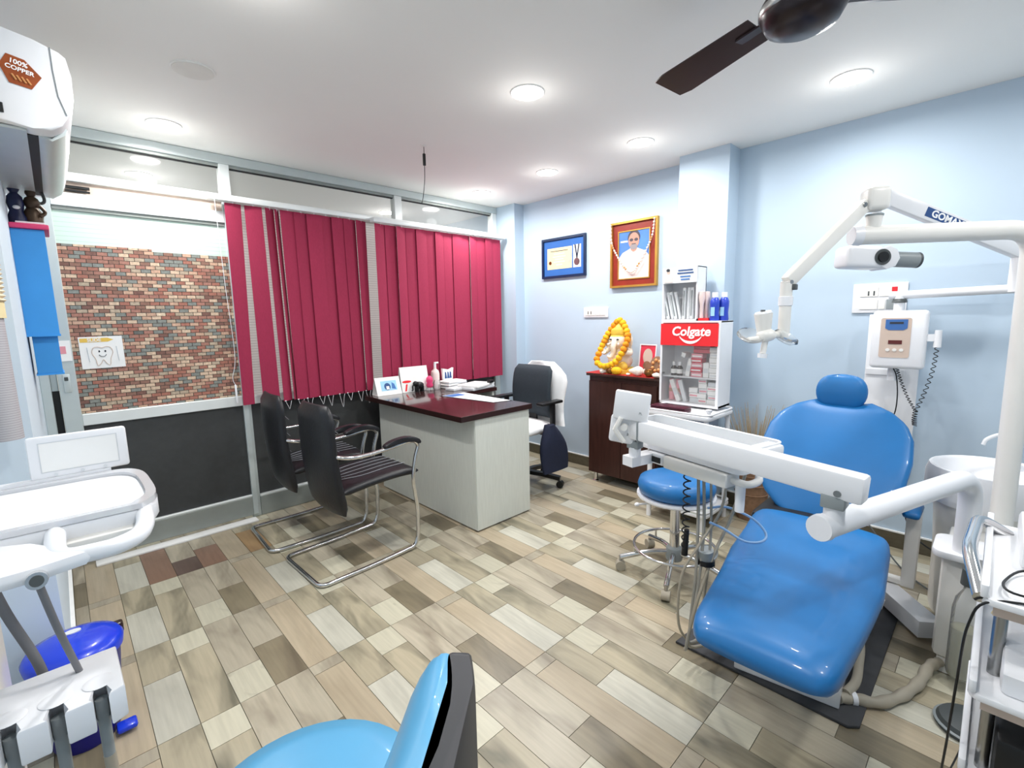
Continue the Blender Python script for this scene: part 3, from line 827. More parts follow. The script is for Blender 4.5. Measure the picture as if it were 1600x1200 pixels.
DT = .7665
def tent(name, label, cx, cy, w, h, rz, d=.09, cat='calendar'):
    t = thing(name, label, cat, (cx, cy, DT), rz)
    for sg in (-1, 1):
        B().prism([(-w / 2, 0), (w / 2, 0), (w / 2, 1), (-w / 2, 1)], lambda a, b, sg=sg: V(a, sg * d / 2 * (1 - b), b * h), lambda a, b, sg=sg: V(a, sg * (d / 2 * (1 - b) + .002), b * h)).build('panel', 'paper', t, 0, True)
    B().box(-w / 2, w / 2, -d / 2, d / 2, 0, .002).build('base_flap', 'paper', t, 0, True)
    return t
t = tent('desk_calendar', 'tent calendar with a small blue picture at the near left desk corner', 1.83, 3.33, .205, .135, math.radians(-4), .1)
pm = t.matrix_basis
def tent_pt(a, b, w, h, d, e=.003): return V(a, -(d / 2 * (1 - b) + e + .002), b * h)
B().prism([(-.062, .25), (.07, .25), (.07, .8), (-.062, .8)], lambda a, b: tent_pt(a, b, .2, .135, .1, .0), lambda a, b: tent_pt(a, b, .2, .135, .1, .001)).build('picture', 'sky_print', t, 0, True)
B().prism([(q[0], q[1]) for q in oval(.026, .2, 14, -.01, .48)], lambda a, b: tent_pt(a, b, .2, .135, .1, .001), lambda a, b: tent_pt(a, b, .2, .135, .1, .002)).build('picture_shape', 'text_blue', t, 0, True)
B().prism([(-.02, .32), (.004, .32), (.004, .5), (-.02, .5)], lambda a, b: tent_pt(a, b, .2, .135, .1, .002), lambda a, b: tent_pt(a, b, .2, .135, .1, .003)).build('picture_patch', 'paper', t, 0, True)
B().prism([(.025, .35), (.06, .3), (.05, .6), (.03, .7)], lambda a, b: tent_pt(a, b, .2, .135, .1, .001), lambda a, b: tent_pt(a, b, .2, .135, .1, .002)).build('picture_shape', 'print_blue', t, 0, True)
t = tent('desk_calendar', 'taller blank white tent board with a pink-red logo behind the calendar', 2.065, 3.318, .25, .2, math.radians(-3), .08)
B().prism(oval(.04, .05, 16, -.075, .42), lambda a, b: tent_pt(a, b, .2, .2, .08, .0), lambda a, b: tent_pt(a, b, .2, .2, .08, .0012)).build('logo_oval', 'red_print', t, 0, True)
B().prism([(-.1, .05), (-.085, .05), (-.07, .32), (-.085, .32)], lambda a, b: tent_pt(a, b, .2, .2, .08, .0), lambda a, b: tent_pt(a, b, .2, .2, .08, .0012)).build('logo_stroke', 'red_print', t, 0, True)
el = thing('elephant_ornament', 'small black elephant ornament on the desk', 'ornament', (2.075, 3.25, DT))
B().ell((0, 0, .05), (.04, .026, .03)).build('body', 'black_plastic', el, 60, True)
B().ell((-.036, 0, .066), (.022, .02, .022)).build('head', 'black_plastic', el, 60, True)
for dx in (-.024, .024):
    for dy in (-.013, .013): B().cyl((dx, dy, 0), (dx, dy, .045), .0105, .011, 10).build('leg', 'black_plastic', el, 60, True)
B().tube(catmull([(-.05, 0, .065), (-.062, 0, .045), (-.062, 0, .02), (-.07, 0, .012)], 4), .006, 8).build('trunk', 'black_plastic', el, 60, True)
for sy in (-1, 1): B().ell((-.03, sy * .02, .068), (.012, .004, .017), 12, 8).build('ear', 'black_plastic', el, 60, True)
pk = thing('pink_ornament', 'pink rounded ornament in a clear stand on the desk', 'ornament', (2.175, 3.25, DT))
B().lathe([(.001, .022), (.02, .022), (.03, .04), (.022, .06), (.028, .075), (.026, .1), (.012, .115), (.001, .118)], (0, 0, 0), 16).build('figure', 'pink', pk, 60, True)
B().lathe([(.001, 0), (.034, 0), (.034, .006), (.024, .022), (.001, .022)], (0, 0, 0), 16).build('clear_base', 'clear_plastic', pk, 60, True)
B().lathe([(.001, 0), (.028, 0), (.03, .02), (.03, .05), (.022, .075), (.001, .082)], (2.245, 3.245, DT), 18).build('clear_paperweight', 'clear_plastic', None, label='clear dome paperweight beside the pink ornament', category='paperweight')
sb = thing('sanitizer_bottle', 'pinkish-white pump bottle standing at the back of the desk', 'bottle', (2.285, 3.325, DT))
B().lathe([(.001, 0), (.034, 0), (.036, .01), (.036, .12), (.03, .145), (.012, .16), (.012, .172), (.001, .172)], (0, 0, 0), 18).build('bottle', 'shirt', sb, 60, True)
B().cyl((0, 0, .172), (0, 0, .205), .011, seg=12).box(-.008, .034, -.008, .008, .205, .218, r=.003).build('pump', 'white_plastic', sb, 40, True)
ph = thing('pen_holder', 'printed pouch with dark blue shapes beside the pump bottle', 'pouch', (2.39, 3.30, DT + .06))
B().prism([(-.045, 0), (.05, 0), (.06, .1), (.02, .085), (-.05, .1)], lambda a, b: V(a, -.012, b), lambda a, b: V(a, .012, b)).build('pouch', 'paper', ph, 0, True)
for dx in (-.022, .004, .028): B().prism([(dx - .012, .012), (dx + .012, .012), (dx + .004, .065), (dx - .008, .07)], lambda a, b: V(a, -.0135, b), lambda a, b: V(a, -.012, b)).build('printed_shape', 'text_blue', ph, 0, True)
zz = DT
for i, (dx, rot, w_, m_) in enumerate(((0, 4, .2, 'paper'), (.008, -3, .19, 'paper_grey'), (-.006, 6, .2, 'paper'), (.01, -6, .18, 'paper_grey'), (0, 2, .19, 'paper'))):
    B().box(-w_ / 2, w_ / 2, -.07, .07, 0, .0115, r=.0015, seg=1, M=TR((2.40 + dx, 3.235, zz), (0, 0, math.radians(rot)))).build('booklet', m_, None, 30, label=['bottom booklet of the pile on the desk', 'second booklet from the bottom of the desk pile', 'middle booklet of the pile on the desk', 'second booklet from the top of the desk pile', 'topmost white booklet of the desk pile'][i], category='booklet', group='booklets piled on the desk')
    zz += .0118
B().box(-.08, .08, -.05, .05, 0, .02, r=.002, M=TR((2.33, 3.09, DT), (0, 0, .12))).build('booklet', 'paper_grey', None, 30, label='thin booklet lying in front of the booklet pile', category='booklet')
pd = thing('desk_pad', 'large laminated sheet with a blue corner lying on the desk', 'desk pad', (2.2, 2.72, DT))
B().prism([(2.045, 2.93), (2.12, 2.40), (2.265, 2.36), (2.27, 2.92)], lambda a, b: V(a, b, DT), lambda a, b: V(a, b, DT + .002)).build('border', 'text_dark', pd, 0)
B().prism([(2.055, 2.91), (2.128, 2.41), (2.255, 2.375), (2.262, 2.91)], lambda a, b: V(a, b, DT + .002), lambda a, b: V(a, b, DT + .003)).build('sheet', 'paper', pd, 0)
B().prism([(2.06, 2.90), (2.075, 2.80), (2.2, 2.80), (2.2, 2.90)], lambda a, b: V(a, b, DT + .003), lambda a, b: V(a, b, DT + .0036)).build('blue_heading', 'print_blue', pd, 0)
for k in range(5):
    B().box(2.13, 2.24, 2.46 + k * .065, 2.50 + k * .065, DT + .003, DT + .0035).build('printed_block', 'paper_grey', pd, 0)
B().box(-.13, .13, -.1, .1, 0, .018, r=.003, M=TR((2.49, 3.03, DT + .0212), (0, 0, .3))).build('paper_stack', 'paper', None, 30, label='loose stack of white papers at the far right of the desk', category='papers')
B().box(-.15, .12, -.09, .1, 0, .02, r=.003, M=TR((2.50, 3.03, DT), (0, 0, .15))).build('paper_stack', 'paper_grey', None, 30, label='lower stack of greyish papers at the far right of the desk', category='papers')
B().box(2.565, 2.61, 2.90 + .04, 2.985, DT + .04, DT + .065, r=.006).build('desk_stamp', 'black_plastic', None, 30, label='small black stamp at the right end of the desk', category='stamp')

# ------------------------------------------------------------------ office chair behind the desk
oc = thing('office_chair', 'dark grey office swivel chair draped with white cloth behind the desk', 'chair', (2.68, 2.6, 0))
R = []
for i in range(12):
    t = i / 11; zz = .56 + .405 * t; xx = 2.74 + .035 * math.sin(t * PI * .9) * -1 + .03 * t
    e = min(1, min(t, 1 - t) * 8 + .3); w_ = .205 + .0 * t - (.03 * ((t - .85) / .15) ** 2 if t > .85 else 0)
    R.append([V(xx, 2.60, zz) + V(0, 1, 0) * a * w_ + V(1, 0, 0) * b * .028 * e + V(-.02, 0, 0) * a * a for a, b in oval(1, 1, 20, p=3.4)])
B().rings(R).build('backrest', 'office_fabric', oc, 60)
R = []
for i in range(10):
    t = i / 9; xx = 2.34 + .42 * t; e = min(1, min(t, 1 - t) * 7 + .35)
    R.append([V(xx, 2.60, .49) + V(0, 1, 0) * a * .23 * (.9 + .1 * e) + V(0, 0, 1) * b * .045 * e for a, b in oval(1, 1, 20, p=3)])
B().rings(R).build('seat', 'white_cloth', oc, 60)
B().box(2.72, 2.735, 2.56, 2.64, .44, .6).build('back_spine', 'black_plastic', oc, 30)
for sy in (-1, 1):
    yy = 2.60 + sy * .255
    B().box(2.52, 2.76, yy - .035, yy + .035, .688, .712, r=.01).build('arm_pad', 'black_plastic', oc, 40)
    B().box(2.655, 2.69, yy - .015, yy + .015, .44, .69, r=.004).build('arm_post', 'black_plastic', oc, 40)
    B().box(2.655, 2.69, min(yy, yy - sy * .12), max(yy, yy - sy * .12), .43, .45).build('arm_bracket', 'black_plastic', oc, 0)
B().cyl((2.62, 2.6, .09), (2.62, 2.6, .45), .028, .024).build('gas_lift', 'black_plastic', oc)
for k in range(5):
    a = math.radians(-62 + 72 * k); d = V(math.cos(a), math.sin(a), 0); e = V(2.62, 2.6, 0) + d * .29
    B().sweep([V(2.62, 2.6, .11) + d * .02, V(2.62, 2.6, .1) + d * .15, e + V(0, 0, .075)], .045, .03).build('base_leg', 'black_plastic', oc)
    cs = B().cyl(e + V(-d.y, d.x, 0) * -.022 + V(0, 0, .028), e + V(-d.y, d.x, 0) * .022 + V(0, 0, .028), .028, seg=16).build('caster', 'black_plastic', oc)
    B().cyl(e + V(0, 0, .03), e + V(0, 0, .085), .008, seg=10).build('caster_stem', 'steel', cs)
# white coat over the back of the chair
ct = B()
R = []
for i in range(11):
    t = i / 10; zz = .99 - .50 * t
    w_ = .235 * math.sqrt(min(1, .25 + t * 3.2)) + .015 * math.sin(t * 7)
    R.append([V(2.815 + .02 * math.sin(a * 6 + t * 4) * .7, 2.575, zz) + V(0, 1, 0) * a * w_ + V(1, 0, 0) * b * (.022 + .012 * math.sin(t * 3)) for a, b in oval(1, 1, 22, p=2.6)])
ct.rings(R)
ct.build('white_coat', 'white_cloth', None, 60, label='white coat hung over the back of the office chair', category='coat')
R = []
for i in range(12):
    t = i / 11; zz = .545 - .36 * t
    w_ = (.05 + .10 * math.sin(min(1, t * 1.6) * PI / 2)) * (1 - .25 * max(0, t - .8) * 5 * .4)
    R.append([V(2.585 + .045 * t + .012 * math.sin(6 * a + t * 3), 2.30 - .02 * t, zz) + V(1, 0, 0) * a * w_ + V(0, 1, 0) * b * (.03 + .01 * math.sin(t * 5)) for a, b in oval(1, 1, 22, p=2.4)])
B().rings(R).build('navy_jacket', 'navy', None, 60, label='dark navy jacket hanging from the arm of the office chair', category='jacket')

# ------------------------------------------------------------------ things on the right wall
def wallM(y, z, x=XR): return frameM((x, y, z), (0, -1, 0), (0, 0, 1))     # local x runs right in the view, z into the room
def flat(b, poly, M, z0, z1): return b.prism(poly, lambda a, c: M @ V(a, c, z0), lambda a, c: M @ V(a, c, z1))
def rect(x0, x1, y0, y1): return [(x0, y0), (x1, y0), (x1, y1), (x0, y1)]
def frame_ring(name, w, h, bw, d, M, m, parent, z0=0.):
    b = B()
    for q in (rect(-w / 2, w / 2, h / 2 - bw, h / 2), rect(-w / 2, w / 2, -h / 2, -h / 2 + bw), rect(-w / 2, -w / 2 + bw, -h / 2 + bw, h / 2 - bw), rect(w / 2 - bw, w / 2, -h / 2 + bw, h / 2 - bw)):
        flat(b, q, M, z0, z0 + d)
    return b.build(name, m, parent, 0)

M = wallM(2.778, 1.868)
fr = thing('framed_certificate', 'framed certificate with a medal on blue mount, on the far right wall', 'picture frame', (XR, 2.778, 1.69))
frame_ring('frame', .50, .352, .02, .022, M, 'frame_navy', fr)
B().box(-.235, .235, -.16, .16, .002, .008, M=M).build('mount', 'mat_blue', fr, 0)
ce = B().box(-.19, .095, -.098, .088, .008, .0095, M=M).build('certificate', 'beige_yellow', fr, 0)
for k, (yy, w_) in enumerate(((.06, .2), (.035, .12), (.01, .15), (-.012, .1), (-.035, .13), (-.06, .07))):
    B().box(-.05 - w_ / 2, -.05 + w_ / 2, yy - .003, yy + .003, .0095, .0102, M=M).build('text_line', 'hair_grey' if k == 0 else 'paper_grey', ce, 0)
B().prism(oval(.016, .016, 16, -.155, -.04), lambda a, c: M @ V(a, c, .0095), lambda a, c: M @ V(a, c, .011)).build('seal', 'brass', ce, 0)
B().prism(oval(.014, .014, 16, .065, -.035), lambda a, c: M @ V(a, c, .0095), lambda a, c: M @ V(a, c, .011)).build('seal', 'panel_beige', ce, 0)
B().box(.11, .195, -.098, .095, .008, .0095, M=M).build('medal_card', 'paper_grey', fr, 0)
B().prism([(.125, .095), (.137, .095), (.158, -.02), (.148, -.02)], lambda a, c: M @ V(a, c, .0095), lambda a, c: M @ V(a, c, .0115)).prism([(.18, .095), (.168, .095), (.147, -.02), (.157, -.02)], lambda a, c: M @ V(a, c, .0095), lambda a, c: M @ V(a, c, .0115)).build('medal_ribbon', 'navy', fr, 0)
B().prism(oval(.03, .03, 20, .152, -.05), lambda a, c: M @ V(a, c, .0095), lambda a, c: M @ V(a, c, .014)).build('medal', 'steel', fr, 0)

M = wallM(2.063, 1.821)
fr = thing('framed_portrait', 'gold-framed portrait of a bearded man in white with a bead garland', 'picture frame', (XR, 2.063, 1.567))
frame_ring('frame', .415, .508, .016, .03, M, 'gold', fr)
B().box(-.195, .195, -.24, .24, .004, .012, M=M).build('mount', 'mahogany', fr, 0)
frame_ring('inner_frame', .285, .375, .008, .006, M @ Matrix.Translation((.0, -.005, 0)), 'gold', fr, .012)
MP = M @ Matrix.Translation((0, -.005, .012))
pic = flat(B(), rect(-.135, .135, -.18, .18), MP, 0, .001).build('photograph', 'portrait_bg', fr, 0)
sh = [(-.135, -.18), (.135, -.18), (.135, -.02), (.10, .02), (.05, .04), (.02, .055), (-.02, .055), (-.05, .04), (-.1, .02), (-.135, -.02)]
flat(B(), sh, MP, .001, .002).build('printed_shirt', 'shirt', pic, 0)
flat(B(), oval(.03, .035, 16, 0, .055), MP, .001, .0024).build('printed_neck', 'skin', pic, 0)
flat(B(), oval(.055, .055, 20, 0, .13), MP, .001, .0024).build('printed_hair', 'hair_grey', pic, 0)
flat(B(), oval(.048, .062, 20, 0, .105), MP, .0024, .0032).build('printed_face', 'skin', pic, 0)
flat(B(), oval(.034, .022, 16, 0, .06), MP, .0032, .0038).build('printed_beard', 'beard', pic, 0)
flat(flat(B(), oval(.017, .012, 12, -.021, .112), MP, .0032, .0039), oval(.017, .012, 12, .021, .112), MP, .0032, .0039).build('printed_glasses', 'hair_grey', pic, 0)
flat(B(), rect(-.018, .018, .078, .084), MP, .0038, .0043).build('printed_moustache', 'hair_grey', pic, 0)
flat(flat(B(), [(-.04, .04), (-.005, .02), (-.03, .0)], MP, .002, .003), [(.04, .04), (.005, .02), (.03, .0)], MP, .002, .003).build('printed_collar', 'paper', pic, 0)
flat(B(), rect(-.12, -.055, .1, .112), MP, .001, .0016).build('printed_streak', 'paper', pic, 0)
ga = thing('bead_garland', 'pale bead garland draped over the framed portrait', 'garland', (XR - .04, 2.063, 1.7))
gp = catmull([(-.2, .235, 0), (-.19, .10, 0), (-.14, 0, 0), (-.07, -.1, 0), (.0, -.14, 0), (.06, -.08, 0), (.13, .03, 0), (.17, .12, 0), (.185, .235, 0)], 5)
gm = bpy.data.meshes.new('bead')
bb = B().ico((0, 0, 0), .009, 1); bb.bm.to_mesh(gm); bb.bm.free(); gm.shade_smooth(); gm.materials.append(MATS['conch'])
gm2 = gm.copy(); gm2.materials.clear(); gm2.materials.append(MATS['copper_light'])
B().tube([M @ V(q.x, q.y, .034) for q in gp], .003, 6).build('string', 'conch', ga)
for i, q in enumerate(gp):
    o = link('bead', gm2 if i % 9 in (6, 7) else gm, None, ga); o.location = M @ V(q.x, q.y, .036)

def switch_plate(name, label, y0, y1, z0, z1, mods, cat='socket'):
    t = thing(name, label, cat, (XR, (y0 + y1) / 2, z0))
    B().box(XR - .012, XR, y0, y1, z0, z1, r=.004).build('plate', 'white_plastic', t, 40)
    for (a0, a1, b0, b1, m) in mods:
        w_, h_ = y1 - y0, z1 - z0
        B().box(XR - .016, XR - .012, y1 - a1 * w_, y1 - a0 * w_, z0 + b0 * h_, z0 + b1 * h_, r=.0015, seg=1).build('module', m, t, 30)
    return t
t = switch_plate('wall_socket', 'long white wall socket plate above the brown cabinet', 2.30, 2.55, 1.332, 1.418, [(.1, .5, .2, .8, 'warm_plastic'), (.53, .7, .2, .8, 'warm_plastic'), (.72, .9, .2, .8, 'warm_plastic')])
for k in range(2): B().box(XR - .017, XR - .0155, 2.465 + .03 * k, 2.473 + .03 * k, 1.36, 1.385).build('socket_hole', 'dark_grey', t, 0)
t = switch_plate('switchboard', 'large white switchboard with a red lit switch behind the lamp arm', .378, .622, 1.334, 1.497, [(.14, .48, .55, .88, 'warm_plastic'), (.5, .72, .55, .88, 'warm_plastic'), (.72, .82, .57, .86, 'switch_red'), (.14, .48, .12, .45, 'warm_plastic'), (.5, .62, .12, .45, 'warm_plastic'), (.64, .82, .12, .45, 'grey_plastic')], 'switch')
for k in range(2): B().box(XR - .017, XR - .0155, .545 - .025 * k, .552 - .025 * k, 1.43, 1.455).build('socket_hole', 'dark_grey', t, 0)

# ------------------------------------------------------------------ brown cabinet with a small shrine on top
cb = thing('wooden_cabinet', 'dark brown two-door wooden cabinet against the blue wall', 'cabinet', (3.19, 1.985, 0))
B().box(3.07, XR - .015, 1.68, 2.292, .075, .875).build('body', 'wood_dark', cb, 0)
for y0, y1 in ((1.69, 1.983), (1.987, 2.287)):
    dd = B().box(3.052, 3.07, y0, y1, .08, .835, r=.002, seg=1).build('door', 'wood_dark', cb, 30)
    yh = y1 - .03 if y0 < 1.8 else y0 + .03
    B().cyl((3.046, yh, .62), (3.046, yh, .76), .005, seg=8).build('handle', 'steel', dd)
B().prism([(3.04, 2.305), (3.04, 1.70), (3.07, 1.665), (XR - .012, 1.665), (XR - .012, 2.305)], lambda a, b: V(a, b, .875), lambda a, b: V(a, b, .895), r=.002).build('top_board', 'wood_dark', cb, 30)
for y in (1.72, 2.24):
    for x in (3.09, 3.28): B().lathe([(.024, 0), (.024, .006), (.017, .012), (.017, .075)], (x, y, 0), 16).build('foot', 'chrome', cb)
B().prism([(3.045, 2.315), (3.042, 1.71), (3.2, 1.675), (3.31, 1.675), (3.31, 2.315)], lambda a, b: V(a, b, .8955), lambda a, b: V(a, b, .8985)).build('red_cloth', 'red_cloth', None, 0, label='red cloth spread over the brown cabinet top', category='cloth')

CT = .899
gi = thing('elephant_idol', 'cream elephant-headed idol with a yellow crown on the brown cabinet', 'idol', (3.18, 2.08, CT))
B().lathe([(.001, 0), (.12, 0), (.12, .03), (.1, .045), (.001, .045)], (3.18, 2.08, CT), 24).build('base', 'idol_yellow', gi)
B().ell((3.18, 2.08, CT + .10), (.075, .105, .075)).build('legs', 'idol_cream', gi)
B().ell((3.185, 2.08, CT + .16), (.07, .085, .085)).build('torso', 'idol_cream', gi)
B().ell((3.15, 2.08, CT + .25), (.062, .074, .07)).build('head', 'idol_cream', gi)
for sy in (-1, 1):
    B().ell((3.16, 2.08 + sy * .09, CT + .25), (.012, .04, .056), rot=(0, 0, sy * .3)).build('ear', 'idol_cream', gi)
    B().ell((3.092, 2.08 + sy * .032, CT + .265), (.006, .012, .006), 10, 6).build('eye', 'text_dark', gi)
    B().tube(catmull([(3.18, 2.08 + sy * .08, CT + .2), (3.14, 2.08 + sy * .115, CT + .16), (3.1, 2.08 + sy * .1, CT + .17)], 5), .02, 10).build('arm', 'idol_cream', gi)
    B().tube([(3.10, 2.08 + sy * .035, CT + .235), (3.075, 2.08 + sy * .05, CT + .225)], .007, 8).build('tusk', 'conch', gi)
B().tube(catmull([(3.105, 2.08, CT + .25), (3.085, 2.08, CT + .21), (3.09, 2.085, CT + .165), (3.085, 2.10, CT + .13), (3.08, 2.13, CT + .135)], 6), lambda t: .026 * (1 - .6 * t), 12).build('trunk', 'idol_cream', gi)
B().lathe([(.001, .41), (.014, .395), (.024, .375), (.038, .355), (.062, .34), (.068, .315), (.064, .295), (.07, .288), (.068, .28)], (3.165, 2.08, CT), 20).build('crown', 'idol_yellow', gi)
B().ell((3.105, 2.08, CT + .32), (.004, .008, .008), 8, 6).build('crown_jewel', 'mahogany', gi)
B().ell((3.12, 2.02, CT + .055), (.03, .045, .04)).build('knee_cloth', 'idol_yellow', gi)
mg = thing('marigold_garland', 'yellow marigold garland hung around the elephant-headed idol', 'garland', (3.1, 2.08, CT))
mesh_f = []
for mname in ('marigold', 'marigold_deep'):
    fm = bpy.data.meshes.new('flower'); bb = B().ico((0, 0, 0), .0255, 2)
    for v in bb.bm.verts: v.co *= .9 + .2 * rnd.random()
    bb.bm.to_mesh(fm); bb.bm.free(); fm.shade_smooth(); fm.materials.append(MATS[mname]); mesh_f.append(fm)
loop = catmull([(3.16, 2.075, CT + .41), (3.15, 2.02, CT + .36), (3.12, 1.975, CT + .28), (3.085, 1.985, CT + .2), (3.065, 2.03, CT + .11), (3.055, 2.10, CT + .065), (3.06, 2.18, CT + .06), (3.07, 2.225, CT + .1), (3.1, 2.205, CT + .19), (3.125, 2.175, CT + .28), (3.15, 2.13, CT + .36)], 14, True)
acc = 0; last = None
for i, q in enumerate(loop):
    if last is None or (q - last).length > .034:
        o = link('flower', mesh_f[i % 3 == 1], None, mg); o.location = q; o.rotation_euler = (rnd.random() * 3, rnd.random() * 3, 0); last = q
B().ell((3.055, 2.03, CT + .03), (.03, .045, .03)).build('loose_flower', 'marigold', None, 60, label='yellow flower lying at the foot of the idol', category='flower')
pf = thing('small_picture', 'small framed religious picture leaning on the wall beside the idol', 'picture frame', (3.2, 1.86, CT))
M = frameM((3.21, 1.855, CT + .115), (-.1, -1, 0), (.12, 0, 1))
frame_ring('frame', .15, .225, .008, .01, M, 'white_plastic', pf)
B().box(-.068, .068, -.105, .105, .002, .005, M=M).build('print', 'rack_red', pf, 0)
flat(B(), oval(.042, .06, 18, 0, .02), M, .005, .006).build('printed_figure', 'panel_beige', pf, 0)
flat(B(), oval(.035, .035, 18, 0, -.05), M, .006, .007).build('printed_figure', 'basket', pf, 0)
rp_ = thing('round_plaque', 'small round orange-gold plaque beside the glass cabinet', 'plaque', (3.15, 1.745, CT))
M = frameM((3.16, 1.745, CT + .075), (-.1, -1, 0), (.15, 0, 1))
B().prism(oval(.062, .07, 24), lambda a, c: M @ V(a, c, 0), lambda a, c: M @ V(a, c, .014), r=.004).build('plaque', 'basket', rp_, 40)
for k in range(7):
    a = 2 * PI * k / 7; B().ell(M @ V(.035 * math.cos(a), .04 * math.sin(a), .015), (.012, .014, .014), 8, 6).build('relief', 'copper_light', rp_)
cn = thing('conch_shell', 'white conch shell lying on the cabinet top', 'shell', (3.075, 1.87, CT))
B().lathe([(.001, -.06), (.008, -.055), (.02, -.03), (.034, .0), (.037, .02), (.028, .04), (.012, .055), (.001, .06)], (3.075, 1.87, CT + .036), 18, M=Euler((PI / 2, 0, .2)).to_matrix()).build('shell', 'conch', cn)
for k in range(3): B().lathe([(.034 - .008 * k, .0), (.037 - .008 * k, .004), (.034 - .008 * k, .008)], (3.075, 1.868 - .03 * k - .0, CT + .036), 14, M=Euler((PI / 2, 0, .2)).to_matrix()).build('whorl', 'conch', cn)
for x, y, s, lb in ((3.065, 2.095, 1., 'small dark brass bowl in front of the idol'), (3.075, 1.765, 1.1, 'small dark brass bowl next to the conch shell')):
    B().lathe([(.001, 0), (.018 * s, 0), (.03 * s, .018 * s), (.03 * s, .035 * s), (.024 * s, .045 * s), (.026 * s, .047 * s), (.02 * s, .04 * s), (.001, .036 * s)], (x, y, CT), 18).build('brass_bowl', 'brass', None, 60, label=lb, category='bowl', group='brass bowls on the cabinet')
for k, (x, y, lb) in enumerate(((3.065, 2.16, 'little cream flower heap left of the brass bowl'), (3.06, 1.93, 'tiny cream lamp beside the conch shell'), (3.07, 1.705, 'crumpled pale cloth at the right end of the cabinet top'))):
    bb = B().ico((0, 0, 0), .03 if k != 1 else .016, 2)
    for v in bb.bm.verts: v.co *= .8 + .4 * rnd.random(); v.co.z = v.co.z * .6
    bmesh.ops.transform(bb.bm, matrix=Matrix.Translation((x, y, CT + (.016 if k != 1 else .009))), verts=bb.bm.verts)
    bb.build(['flower_heap', 'clay_lamp', 'folded_cloth'][k], 'conch', None, 60, label=lb, category=['flowers', 'lamp', 'cloth'][k])

# ------------------------------------------------------------------ toothpaste display cabinet
DX0, DX1, DY0, DY1, DZ0, DZ1 = 2.98, 3.165, 1.222, 1.626, .742, 1.302
dc = thing('display_cabinet', 'white glass-fronted display cabinet with a red lettered header', 'cabinet', (3.07, 1.42, DZ0))
B().box(DX0 + .004, DX1, DY0, DY0 + .012, DZ0, DZ1).build('side_panel', 'white_plastic', dc, 0)
B().box(DX0 + .004, DX1, DY1 - .012, DY1, DZ0, DZ1).build('side_panel', 'white_plastic', dc, 0)
B().box(DX1 - .01, DX1, DY0 + .012, DY1 - .012, DZ0, DZ1).build('back_panel', 'white_plastic', dc, 0)
B().box(DX0, DX1, DY0, DY1, DZ1 - .012, DZ1, r=.002, seg=1).build('top_panel', 'white_plastic', dc, 0)
B().box(DX0, DX1, DY0, DY1, DZ0, DZ0 + .018, r=.002, seg=1).build('bottom_panel', 'white_plastic', dc, 0)
B().box(DX0 + .02, DX1 - .01, DY0 + .012, DY1 - .012, .925, .933).build('shelf', 'white_plastic', dc, 0)
for y0, y1 in ((DY0, DY0 + .016), (DY1 - .014, DY1)):
    B().box(DX0 - .006, DX0 + .004, y0, y1, DZ0 + .018, DZ1 - .012).build('door_stile', 'white_plastic', dc, 0)
B().box(DX0 - .002, DX0 + .001, DY0 + .016, DY1 - .014, DZ0 + .018, 1.14).build('glass_door', 'glass', dc, 0)
B().cyl((DX0 - .016, DY1 - .03, .952), (DX0 - .003, DY1 - .03, .952), .008, seg=12).build('door_lock', 'steel', dc)
hd = B().box(DX0 - .008, DX0 + .002, DY0 + .012, DY1 - .002, 1.142, 1.285).build('header_sign', 'red_print', dc, 0, label='red header sign with white lettering and a smile mark')
HM = frameM((DX0 - .009, 1.415, 1.233), (0, -1, 0), (0, 0, 1))
text('sign_text', 'Colgate', .083, HM, 'text_white', hd, bold=.0022, shear=.15)
sml = []
for j in range(13):
    a = PI * 1.16 + PI * .68 * j / 12; sml.append((a, .006 + .012 * math.sin(PI * j / 12)))
b_ = B(); pts_o = [(.085 * math.cos(a), .075 * math.sin(a) + .055 - t_ * .5) for a, t_ in sml]; pts_i = [(.085 * math.cos(a), .075 * math.sin(a) + .055 + t_ * .5) for a, t_ in sml]
flat(b_, pts_o + pts_i[::-1], HM @ Matrix.Translation((0, -.05, 0)), 0, .001).build('smile_logo', 'text_white', hd, 0)

def pbox(label, y, z, w, h, d=.07, m='paper', rx=0., x=3.06, group='packets inside the display cabinet', band=None, name='packet'):
    t = thing(name, label, 'box', (x, y, z), group=group)
    Mx = Matrix.Translation((x, y, z)) @ Matrix.Rotation(rx, 4, 'X')
    B().box(-d / 2, d / 2, -w / 2, w / 2, 0, h, r=.0015, seg=1, M=Mx).build('carton', m, t, 0)
    if band: B().box(-d / 2 - .0012, -d / 2, -w * .42, w * .42, h * .3, h * .62, M=Mx).build('printed_band', band, t, 0)
    return t
# upper shelf: two brown bottles, cartons
for y, lb in ((1.555, 'brown medicine bottle with white label, left of the pair in the display cabinet'), (1.513, 'brown medicine bottle with white label, right of the pair in the display cabinet')):
    t = thing('medicine_bottle', lb, 'bottle', (3.04, y, .9335), group='brown bottles in the display cabinet')
    B().lathe([(.001, 0), (.019, 0), (.02, .004), (.02, .052), (.012, .064), (.010, .068), (.001, .068)], (3.04, y, .9335), 16).build('bottle', 'amber', t)
    B().cyl((3.04, y, 1.0015), (3.04, y, 1.026), .012, seg=14).build('cap', 'white_plastic', t)
    B().lathe([(.0203, .014), (.0207, .014), (.0207, .044), (.0203, .044)], (3.04, y, .9335), 16).build('label_band', 'paper', t)
pbox('leaning white carton beside the brown bottles', 1.455, .934, .028, .12, rx=.18, m='paper', band='paper_grey')
pbox('small white carton on top of the leaning carton', 1.488, 1.062, .03, .03, rx=.3, m='paper')
